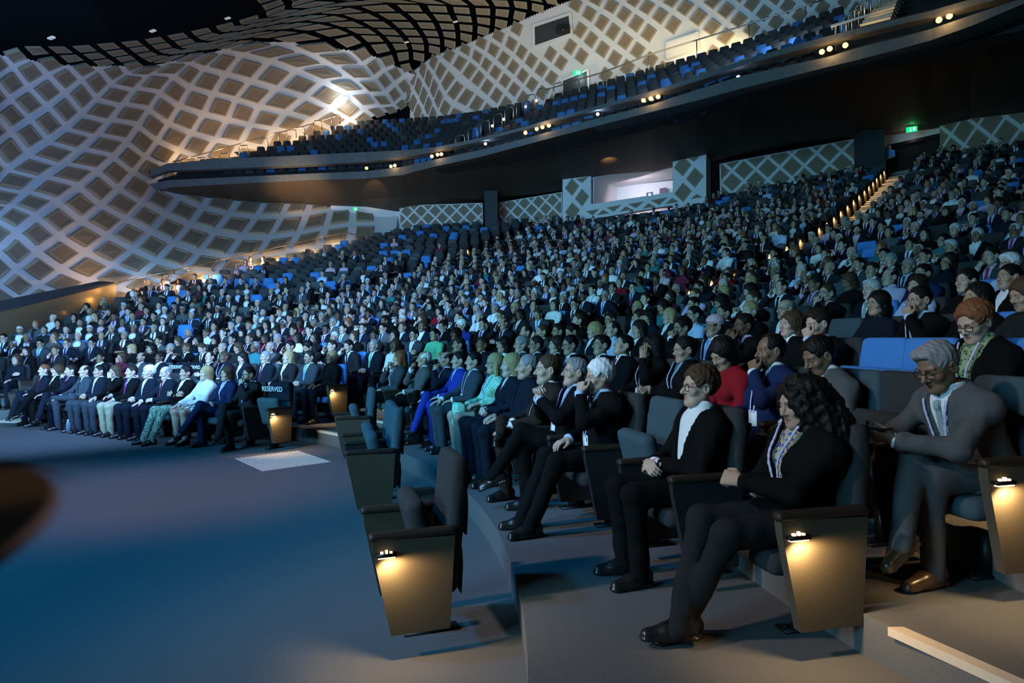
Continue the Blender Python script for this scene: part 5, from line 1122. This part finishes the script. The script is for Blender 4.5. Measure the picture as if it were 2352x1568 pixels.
# ---- the remaining crowd as one object
ACC={'V':[],'Q':[],'C':[],'o':0}
def add(acc,V,Q,c,pos,rz):
    cz,sz=math.cos(rz),math.sin(rz); R=np.array([[cz,-sz,0],[sz,cz,0],[0,0,1]]); acc['V'].append((V@R.T+pos).astype(np.float32)); acc['Q'].append(Q+acc['o']); acc['C'].append(np.broadcast_to(np.asarray(c,np.float32),(len(V),3))); acc['o']+=len(V)
def colof(s,k):
    g=s.get
    if k=='body': return SKN[g('skin','fair')]
    if k=='hair': return HRC[g('hc','darkbrown')]
    if k=='jacket': return CLO[g('jc','navy')]
    if k=='tie': return CLO[g('tc','blue')]
    if k in('lanyard',): return (.55,.58,.8)
    return CLO[g('sc','white')]
def toff(V): return V
for s in prest:
    sp=s['sp']
    if 'a' not in sp: sp=rand_person(rng)
    o=arch_get(sp['a'],sp['hair'],2); jr=s['rz']+math.radians(JIT.uniform(-10,10))
    for k in o:
        if k in('lanyard','badge','cuffR','cuffL','glasses') : continue
        V,Q,T=o[k]
        if not len(Q): continue
        c=np.array(colof(sp,k)); c=T*c if T is not None else c; add(ACC,V,Q,c,s['p'],jr)
crowdm=mat('crowd_cloth_and_skin',(1,1,1),.8,0,200,.05,tint=True)
V=np.concatenate(ACC['V']); Q=np.concatenate(ACC['Q']); LOD={k:v for k,v in LOD.items() if k[-1]!=2}
o=obj('seated_crowd',V,Q,[crowdm],None,True,col=np.concatenate(ACC['C'])); tag(o,'the rest of the seated audience filling the far rows of the stalls','crowd',kind='stuff')
ACC=None
# ---- the remaining seats (far stalls and balcony) as one object
def farback():
    V=[];Q=[]; rings=[(.42,1.,.0),(.70,1.,0.),(.93,.92,0.),(.985,.86,.008),(1.0,.70,.022)]
    for z,k,e in rings: V+=[[-.235*k,-.18+e,z],[-.215*k,-.09-e,z],[.215*k,-.09-e,z],[.235*k,-.18+e,z]]
    for i in range(4): Q+=[[4*i+j,4*i+(j+1)%4,4*i+4+(j+1)%4,4*i+4+j] for j in range(4)]
    Q.append([16,17,18,19]); V=np.array(V); V[:,1]-=.12*(V[:,2]-.45); return V,np.array(Q)[:,::-1]
b_,q_=join([farback(),bxm((-.225,-.26,.0),(.225,-.20,.90))])
cu=bxm((-.22,-.12,.38),(.22,.02,.66)); ar=bxm((-.30,-.18,.20),(-.265,.27,.63))
AC={'V':[],'Q':[],'C':[],'o':0}
SCOL={'ch':(.045,.048,.052),'gr':(.075,.09,.095),'bl':(.055,.22,.58)}
for s in rest:
    add(AC,b_,q_,SCOL[s['col']],s['p'],s['rz'])
    if s['empty']: add(AC,cu[0],cu[1],SCOL[s['col']],s['p'],s['rz'])
    add(AC,ar[0],ar[1],(.016,.016,.018),s['p'],s['rz'])
# balcony rows
nb=0
for j in range(9):
    C=np.array(brow(j)); sl=np.r_[0,np.cumsum(np.linalg.norm(np.diff(C,axis=0),axis=1))]; t=np.arange(.3+.28*(j%2),sl[-1],.56); P=np.stack([np.interp(t,sl,C[:,a]) for a in range(3)],1); Dm=np.array(outw); on=np.stack([np.interp(t,sl,Dm[:,a]) for a in range(3)],1)
    X,Y,W=PJ(P+[0,0,1.02])
    for p,n_,x,y,w in zip(P,on,X,Y,W):
        if x<np.interp(y,[243,262,290,355],[872,800,735,520]) or x>2420 or y<-40: continue
        if j>0 and w>float(DR(x))-1.0 and x>880: continue
        if abs(x-np.interp(y,[190,250,320],[1285,1195,1045]))<17: continue
        if x>1925 and y<110: continue
        if x>2120: continue
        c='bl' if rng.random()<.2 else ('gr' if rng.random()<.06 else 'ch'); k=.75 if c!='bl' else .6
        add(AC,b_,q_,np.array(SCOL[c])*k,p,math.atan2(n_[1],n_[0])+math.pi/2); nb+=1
V=np.concatenate(AC['V']); Q=np.concatenate(AC['Q']); o=obj('theatre_seats',V,Q,[mat('far_seat_wool',(1,1,1),.95,0,200,.1,tint=True)],None,True,col=np.concatenate(AC['C'])); tag(o,'rows of dark and blue seats in the far stalls and on the balcony','seats',kind='stuff')
for s in people: s.pop('x_',None)
del V,Q,AC
LOD={}
print('people',len(people),'seats',len(vis),'balcony',nb)
# ---------------------------------------------------------------- fittings and small things
def unit(v): return nrm(v)
# lamps on the balcony front
def stage_lamp(px,py,warm,rad=.085,dirpx=None,lab=''):
    d=float(np.interp(px,XS,dep))+.22; p=U(px,py,d); t=unit((CP+np.array([-9,1,-1.]))*.5+np.array([-5,0,0])-p) if dirpx is None else unit(dirpx)
    t=unit(CP+np.array([-2,0,0])-p); e=empty('stage_lamp',p)
    V,Q=cyl(-t*.30,t*.04,rad*1.05,8,rad*1.1); obj('barrel',V,Q,blackmetal,e,True)
    V,Q=mesh_sdf(lambda q: ell(q,t*.05,(rad*.92,)*3),-np.ones(3)*.25,np.ones(3)*.25,.03); obj('lens',V,Q,bulbw if warm else bulbc,e,True)
    up=np.array([0,0,1.]); V,Q=tube([up*.20+t*-.1,up*.10+t*-.1],.02,6); obj('yoke',V,Q,blackmetal,e)
    tag(e,lab,'lamp','lamps on the balcony front'); return p
WL=[(842,386),(898,382),(907,380),(992,359),(1005,355),(1014,354),(1207,305),(1233,296),(1246,292),(1261,288),(1478,230),(1495,226),(1512,222),(1888,119),(1906,112),(1942,104),(2157,46),(2181,37)]
for i,(x,y) in enumerate(WL): stage_lamp(x,y,True,.095,lab='warm glowing stage lamp on the balcony front, %s of the warm lamps from the left'%ordn(i+1))
for i,(x,y) in enumerate(((1115,330),(1373,262),(1696,177))): stage_lamp(x,y,False,.07,lab='cold white projector lamp on the balcony front, %s of three from the left'%ordn(i+1))
for x,y,pw in ((902,380,14),(1004,355,18),(1246,291,22),(1495,224,22),(1905,113,22),(2168,42,20)):
    d=float(np.interp(x,XS,dep)); point('balcony_lamp_spill',U(x,y,d-.25),pw,(1,.56,.20),.12)
for x,y in ((1115,330),(1373,262)): point('balcony_cold_spill',U(x,y+1,float(np.interp(x,XS,dep))+.1),6,(.55,.7,1.),.08)
spot('balcony_downlight',U(862,424,35.4),U(862,432,38.0),220,(1,.72,.34),30,.5,.1); spot('soffit_warm',U(640,530,33.),U(690,425,37.6),1900,(1,.66,.34),46,1.,.3); spot('soffit_warm.001',U(1400,385,32.),U(1395,330,34.),110,(1,.66,.25),50,.9,.1)
# wall wash lamp on the curved wall
d=float(TD([(793,226)])[0,0]); p=U(793,226,d-.5); e=empty('wall_lamp',p); V,Q=mesh_sdf(lambda q: ell(q,(0,0,0),(.16,.16,.10)),(-.3,)*3,(.3,)*3,.04); obj('lens',V,Q,bulbc,e,True); V,Q=cyl((0,0,0),(ray(793,226)*.4),.08); obj('bracket',V,Q,blackmetal,e); tag(e,'brilliant white lamp on the curved diamond wall above the balcony seats','lamp'); point('wall_lamp_light',p-ray(793,226)*.25,60,(.85,.93,1),.1)
# illuminated exit signs
def exit_sign(px,py,d,w,h,lab,rz=None):
    p=U(px,py,d); n=unit(np.append((CP-p)[:2],0)); u=np.cross([0,0,1],n); e=empty('exit_sign',p)
    V,Q=bxm((-w/2,-.04,-h/2),(w/2,.04,h/2)); obj('case',V@np.stack([u,n,[0,0,1]],0),Q,green,e)
    # running figure and doorway
    B=[bxm((-.02*w/.5-.10*w,.041,-.05*h),(.00-.06*w,.046,.22*h)),bxm((-.16*w,.041,.26*h),(-.06*w,.046,.40*h)),bxm((-.24*w,.041,-.34*h),(-.06*w,.046,-.22*h)),bxm((-.10*w,.041,-.36*h),(-.02*w,.046,-.02*h)),bxm((.12*w,.041,-.38*h),(.32*w,.046,.38*h))]
    V,Q=join(B); obj('pictogram',V@np.stack([u,n,[0,0,1]],0),Q,signw,e)
    tag(e,lab,'sign')
exit_sign(2094,297,31.3,.44,.22,'green running-man exit sign over the rear doors by the central stairs'); exit_sign(816,480,39.0,.22,.18,'small green exit sign under the balcony beside the curved wall'); exit_sign(1326,167,float(DR(1326))-.5,.44,.22,'bright exit sign over the doorway in the upper wall')
point('exit_glow',U(2094,290,31.0),2.5,(.1,1,.3),.1); point('upper_door_light',U(1330,178,float(DR(1330))-.6),14,(.8,1,.95),.1); point('lobby_light',U(2075,318,32.6),3,(1,.9,.8),.1)
# handrails
def railpts(L): return np.array([U(*p) for p in L])
def rail(name,pts,rad,lab,m=steel,posts=(),ph=.9,group=None,cat='handrail'):
    e=empty(name,pts[0]); V,Q=tube(pts-pts[0],rad,6); obj('rail',V,Q,m,e,True)
    for k in posts:
        a=pts[0]+0; i=int(k); f=k-i; q=pts[i]*(1-f)+pts[min(i+1,len(pts)-1)]*f-pts[0]; V,Q=tube([q,q-[0,0,ph]],rad*.8,6); obj('post',V,Q,m,e,True)
    tag(e,lab,cat,group); return e
def td(x,y,o): return float(TD([(x,y)])[0,0])-o
L=[(272,648),(400,621),(520,594),(640,567),(745,543),(798,534),(812,538)]
pts=railpts([(x,y,td(x,y,.6)) for x,y in L]); e=rail('handrail',pts,.03,'long thin handrail climbing the curved side wall beside the left stairs')
for k in (1,2,3,4):
    q=pts[k]-pts[0]; V,Q=tube([q,q-[0,0,.10],q+unit(ray(*L[k]))*.45-[0,0,.12]],.025,6); obj('bracket',V,Q,blackmetal,e)
L=[(400,371),(470,352),(540,333),(620,310),(700,289),(770,268)]
pts=railpts([(x,y,td(x,y,.8)) for x,y in L]); rail('handrail',pts,.03,'sloping handrail above the left balcony seats along the curved wall')
L=[(1252,207),(1330,182),(1385,166),(1490,126),(1600,92),(1720,55),(1850,13),(1900,-4)]
pts=railpts([(x,y,float(DR(x))-1.9) for x,y in L]); rail('handrail',pts,.035,'steel handrail on posts behind the upper balcony seats',posts=(1,2,3,4,5,6))
L=[(1155,521),(1210,509),(1268,500),(1272,520)]; rail('handrail',railpts([(x,y,38.2) for x,y in L]),.03,'low rail in front of the rear wall left of the booth',posts=(0,1,2))
L=[(1655,462),(1720,446),(1790,428),(1880,404),(1960,384)]; rail('handrail',railpts([(x,y,float(np.interp(x,[1655,1960],[34.8,33.2]))) for x,y in L]),.03,'rail along the rear wall right of the booth',posts=(0,1,2,3))
L=[(2130,388),(2200,370),(2280,348),(2360,330)]; rail('handrail',railpts([(x,y,float(np.interp(x,[2130,2360],[30.8,26.6]))) for x,y in L]),.03,'rail along the rear wall at the far right edge',posts=(0,1,2))
def hoop(px,py,d,h,w,lab,g,m=steel):
    a=U(px,py,d); u=unit(np.cross(ray(px,py),[0,0,1])); P=[np.array([0,0,-h]),np.array([0,0,-.12]),u*.06+[0,0,0],u*(w-.05)+[0,0,.05],u*w+[0,0,-.06],u*w+[0,0,-h*.85]]
    V,Q=tube(P,.03,6); o=obj('stair_hoop_rail',V,Q,m,None,True); o.location=a; tag(o,lab,'handrail',g)
for i,(x,y) in enumerate(((395,370),(450,362),(505,352),(549,334),(595,318),(640,303),(680,293),(720,277),(762,264))): hoop(x,y,td(x,y,1.2),.62,.50,'bent steel hoop rail on the left balcony stairs, %s from the front'%ordn(i+1),'hoop rails on the left balcony stairs')
hp=((1046,312),(1075,296),(1104,279),(1133,263),(1159,248),(1186,233),(1209,219),(1234,205),(1252,205),(1272,192))
for i,(x,y) in enumerate(hp):
    d=float(np.interp(x,XS,dep))+1.0+i*.85; hoop(x,y,d,.80,.45,'bent steel hoop rail beside the middle balcony stairs, %s from the front'%ordn(i+1),'hoop rails on the middle balcony stairs')
    if i in(3,4,6,7): 
        q=U(x-2,y+26,d-.1); V,Q=mesh_sdf(lambda p_: ell(p_,(0,0,0),(.07,)*3),(-.15,)*3,(.15,)*3,.03); o=obj('step_light',V,Q,bulbs,None,True); o.location=q; tag(o,'small warm step light by the middle balcony stairs, %s lamp up'%ordn((3,4,6,7).index(i)+1),'lamp','step lights of the middle balcony stairs'); point('step_light_glow',q-ray(x,y)*.1,5,(1,.7,.35),.06)
for i,(x,y) in enumerate(((1919,55),(1933,42),(1949,28),(1963,14),(1978,0),(1994,-12),(2020,-18),(2040,-6),(2056,8))):
    hoop(x,y,22.3+i*.7,.85,.30,'slim steel hoop rail by the upper right balcony stairs, %s from the left'%ordn(i+1),'hoop rails on the upper right balcony stairs')
q=[U(1908,62,21.6),U(1998,34,21.0),U(1998,31,21.0),U(1908,57,21.6)]; o=pslab('glass_edge_rail',q,.06,paper); tag(o,'pale flat guard rail at the foot of the upper right balcony stairs','handrail')
for i in range(9):
    q=[U(1975+i*6,62-i*8,22.4+i*.8),U(2046+i*3,44-i*8,21.8+i*.8),U(2046+i*3,38-i*8,21.8+i*.8),U(1975+i*6,56-i*8,22.4+i*.8)]; o=pslab('trim_5',q,.5,nosing); struct(o)
point('upper_stair_light',U(1990,30,21.6),16,(1,.68,.32),.15); point('upper_stair_light.001',U(2020,0,23.6),16,(1,.68,.32),.15)
# warm step lights along the side walls
for x,y in ((295,663),(385,650),(480,626),(590,600),(652,588),(720,570),(790,553)):
    point('side_step_light',U(x,y,td(x,y,1.0)),42,(1,.60,.25),.1)
for x,y in ((440,370),(520,352),(575,336),(635,318),(690,300),(745,283),(800,262)): point('balcony_step_light',U(x,y,td(x,y,1.0)),38,(1,.60,.25),.1)
for x,y in ((150,720),(220,690),(250,668)): point('entrance_light',U(x,y-2,float(np.interp(x,[-90,265],[18.6,25.6]))-.5),3.5,(1,.55,.16),.08)
# tactile stud plates at the foot of the stairs
def plate(c,ax,n1,n2,lab):
    ax=unit(np.append(ax,0)); ay=np.cross([0,0,1],ax); V,Q=bxm((-n1*.03,-n2*.03,0),(n1*.03,n2*.03,.004)); P=[(V,Q)]
    for i in range(n1):
        for j in range(n2):
            x,y=(i-(n1-1)/2)*.06,(j-(n2-1)/2)*.06; a=np.arange(6)*math.pi/3; W_=np.array([[x+.017*math.cos(t),y+.017*math.sin(t),.004] for t in a]+[[x+.012*math.cos(t),y+.012*math.sin(t),.012] for t in a]); P.append((W_,np.array([[k,(k+1)%6,(k+1)%6+6,k+6] for k in range(6)]+[[6,7,8,9],[6,9,10,11]])))
    V,Q=join(P); o=obj('tactile_plate',V@np.stack([ax,ay,[0,0,1]],0),Q,[mat('stud_metal',(.62,.55,.46),.45,.05,60)]); o.location=(c[0],c[1],.0005); tag(o,lab,'floor plate')
c=onz(648,1057,0); plate(c,(.79,.61),15,20,'studded tactile floor plate below the central stairs'); c=onz(35,966,0); plate(c,(.2,.98),12,14,'studded tactile floor plate at the left edge below the left stairs')
# bottles standing on the front floor
def lathe(prof,n=14):
    V=[];Q=[]
    for r_,z in prof: V+=[[r_*math.cos(2*math.pi*k/n),r_*math.sin(2*math.pi*k/n),z] for k in range(n)]
    for i in range(len(prof)-1):
        for k in range(n): Q.append([i*n+k,i*n+(k+1)%n,(i+1)*n+(k+1)%n,(i+1)*n+k])
    return np.array(V),np.array(Q)
c=onz(157,993,0); e=empty('water_bottle',c); pet=mat('clear_plastic',(.55,.70,.85),.08,spec=.6); pb=pet.node_tree.nodes['Principled BSDF']; pb.inputs['Transmission Weight'].default_value=.75
V,Q=lathe([(.001,.0),(.036,.002),(.037,.10),(.034,.11),(.037,.12),(.036,.17),(.014,.215),(.013,.225)]); obj('bottle',V,Q,pet,e,True); V,Q=lathe([(.016,.222),(.016,.24),(.001,.241)]); obj('cap',V,Q,CM('white'),e,True); tag(e,'clear plastic water bottle on the floor before the front row','bottle')
c=onz(222,994,0); e=empty('drink_flask',c); V,Q=lathe([(.001,.0),(.038,.002),(.038,.21),(.030,.235),(.022,.24)]); obj('flask',V,Q,mat('flask_red',(.75,.06,.04),.35,spec=.5),e,True); V,Q=lathe([(.026,.238),(.026,.275),(.001,.277)]); obj('lid',V,Q,mat('flask_lid',(.5,.03,.03),.4),e,True); tag(e,'red drink flask on the floor before the front row','flask')
# RESERVED slip cover
def cover(s,lab=None):
    se=s['seat']; V,Q=mesh_sdf(lambda p: np.maximum(_back(p)-.010,np.maximum(.70-p[:,2],-.02-0*p[:,2])),(-.34,-.50,.55),(.34,.15,1.14),.018); cv=obj('reserved_cover',V,Q,CM('navy'),se,True)
    cu=bpy.data.curves.new('reserved_lettering','FONT'); cu.body='RESERVED'; cu.size=.105; cu.align_x='CENTER'; cu.extrude=.002; to=bpy.data.objects.new('t',cu); COL.objects.link(to); dg=bpy.context.evaluated_depsgraph_get(); me=bpy.data.meshes.new_from_object(to.evaluated_get(dg)); COL.objects.unlink(to); bpy.data.objects.remove(to)
    me.materials.clear(); me.materials.append(CM('white')); t=bpy.data.objects.new('reserved_lettering',me); COL.objects.link(t); t.parent=cv; t.location=(0,-.026-.0,.86); t.rotation_euler=(math.radians(90+6.6),0,math.radians(180))
for s in vis:
    if s.get('reserved') and s.get('seat'): cover(s)
    elif s.get('cov') and s.get('seat'): cover(s)
# things held or carried
def hand_mid(s,sds='RL'):
    r=s['rig']; c=sum(r.hand[d][0]+r.hand[d][1]*.10+r.hand[d][2]*.03 for d in sds)/len(sds); R=np.array([[math.cos(s['rz']),-math.sin(s['rz']),0],[math.sin(s['rz']),math.cos(s['rz']),0],[0,0,1]]); return R@c+s['p'],R
for s in people:
    if s.get('obj') is None: continue
    l=s['sp']['L']
    if 'over his phone' in l:
        c,R=hand_mid(s); V,Q=rbox((-.078,-.040,-.005),(.078,.040,.005),.004,.004); e=obj('mobile_phone',V@R.T,Q,phone,None,True); e.location=c+[0,0,.012]; tag(e,'black phone held by the grey-haired man leaning forward','phone'); V,Q=bxm((-.07,-.034,.0052),(.07,.034,.0056)); obj('screen',V@R.T,Q,glassm,e)
    if 'sky-blue tie looking' in l:
        r=s['rig']; q=r.P+r.s*.33-r.x*.095+r.f*.125; V=np.array([[-.035,0,-.01],[.035,0,-.012],[.03,.008,.02],[.006,.01,.04],[-.02,.008,.026],[-.035,.004,.012]]); Mx=np.stack([r.x,r.f,r.s],0); V2=np.concatenate([V@Mx+q,V@Mx+q-r.f*.012]); F=[[0,1,2,3,4,5],[11,10,9,8,7,6]]+[[k,k+6,(k+1)%6+6,(k+1)%6] for k in range(6)]; polyobj('pocket_square',V2,F,CM('white'),s['obj'])
    if 'bare knees' in l:
        r=s['rig']; R=np.array([[math.cos(s['rz']),-math.sin(s['rz']),0],[math.sin(s['rz']),math.cos(s['rz']),0],[0,0,1]]); c=R@np.array([.10,.36,.60])+s['p']; V,Q=mesh_sdf(lambda p: smin(box(p,(0,0,-.03),(.11,.06,.10),.04),ell(p,(.02,.05,-.13),(.09,.05,.10)),.05)+.006*wav(p,60),(-.25,)*3,(.25,)*3,.012); o=obj('handbag',V@R.T,Q,[SEQUIN],None,True); o.location=c; tag(o,'glittering green sequinned bag on the knees of the long-haired woman','handbag')
    if 'royal blue suit' in l and 'crossed' in l: pass
    if 'mint green' in l:
        r=s['rig']; R=np.array([[math.cos(s['rz']),-math.sin(s['rz']),0],[math.sin(s['rz']),math.cos(s['rz']),0],[0,0,1]]); c=R@np.array([.0,.30,.66])+s['p']; V,Q=rbox((-.13,-.09,0),(.13,.09,.045),.015,.012); o=obj('document_case',V@R.T,Q,CM('cream'),None,True); o.location=c; tag(o,'pale case on the lap of the woman in mint green','case')
    if 'RESERVED' in l and 'charcoal suit' in l: pass
# usher by the rear doors, and the booth
sp=m_(hair='short',hc='black',skin='tan',cloth='shirt',sc='skyblue',tie=0,stand=1,lean=0,armR='clasp',armL='clasp',trc='black',bare=('arms',),slv=.05,head=(0,-4,0),V=(.1,.46)); p=U(2044,412,33.0); rz=math.atan2(-p[1],-p[0]-6)-math.pi/2
o,r=build_person(sp,p,rz,.012,.012); tag(o,'person in sky-blue polo shirt standing with folded hands by the rear doors','person')
sp=w_(hair='long',hc='black',cloth='blouse',sc='black',skin='tan'); q=bpt(1527,437,1.2); o,r=build_person(dict(sp,legf=1),q-[0,0,1.12],math.radians(60+90),.014,.014); tag(o,'dark-haired person in black sitting inside the control booth','person')
q=bpt(1484,449,.5); e=empty('laptop',q); V,Q=bxm((-.18,-.02,0),(.18,.0,.25)); c_,s_=math.cos(-.6),math.sin(-.6); R=np.array([[c_,-s_,0],[s_,c_,0],[0,0,1]]); obj('lid',V@R.T,Q,mat('laptop_silver',(.5,.5,.52),.4,metal=.5),e); V,Q=mesh_sdf(lambda p: ell(p,(0,-.03,.12),(.05,.02,.05)),(-.1,)*3,(.25,)*3,.02); obj('logo_light',V@R.T,Q,bulbc,e,True); tag(e,'open laptop with a glowing lid on the booth counter','laptop')
q=bpt(1541,434,.7); e=empty('desk_lamp',q); V,Q=tube([(0,0,-.3),(0,0,.10)],.02,6); obj('stem',V,Q,blackmetal,e); V,Q=mesh_sdf(lambda p: ell(p,(0,0,.16),(.11,.11,.09)),(-.2,-.2,-.1),(.2,.2,.3),.03); obj('head',V,Q,blackmetal,e,True); tag(e,'dark desk lamp beside the person in the control booth','lamp')
# projector in the upper window
q=U(1293,68,float(DR(1293))-.55); e=empty('projector',q); V,Q=rbox((-.35,-.3,-.16),(.35,.3,.16),.05,.03); obj('case',V,Q,black,e,True); t=unit(CP-q); V,Q=cyl(t*.2,t*.5,.12); obj('lens',V,Q,glassm,e,True); tag(e,'projector behind the slanted window in the upper wall','projector')
# video cameras in the aisles
def vcam(px,py,d,lab):
    q=U(px,py,d); e=empty('video_camera',q); V,Q=join([rbox((-.09,-.25,.0),(.09,.22,.22),.03,.02),bxm((-.03,-.36,.02),(.03,-.25,.10))]); obj('camera_body',V,Q,black,e,True); V,Q=cyl((0,.2,.11),(0,.40,.11),.07); obj('lens',V,Q,glassm,e,True); V,Q=rbox((.10,-.12,.10),(.22,-.08,.2),.01,.012); obj('viewfinder',V,Q,blackmetal,e)
    for k in range(3):
        a=k*2.094+.4; V,Q=tube([(0,0,0),(.45*math.cos(a),.45*math.sin(a),-1.25)],[.03,.02],6); obj('tripod_leg',V,Q,blackmetal,e)
    e.rotation_euler=(0,0,math.radians(110)); tag(e,lab,'camera')
vcam(866,636,26.6,'video camera on tripod by the left stairs among the audience'); vcam(2000,520,21.5,'video camera on tripod on the right of the lit central stairs')
# ceiling lamps over the stage side
for i,(x,y) in enumerate(((118,87),(351,71),(523,42),(1046,50),(934,97))):
    d=float(TD([(x,y)])[0,0])-1.5; q=U(x,y,d); V,Q=rbox((-.16,-.07,-.03),(.16,.07,.03),.02,.02); o=obj('ceiling_lamp',V,Q,[mat('lamp_dim',(.7,.7,.7),.6,emit=(.6,.55,.5),est=.35)],None,True); o.location=q; o.rotation_euler=(0,0,-.5); tag(o,'small pale ceiling fitting, %s from the left'%ordn((1,2,3,5,4)[i]),'lamp','small ceiling fittings')
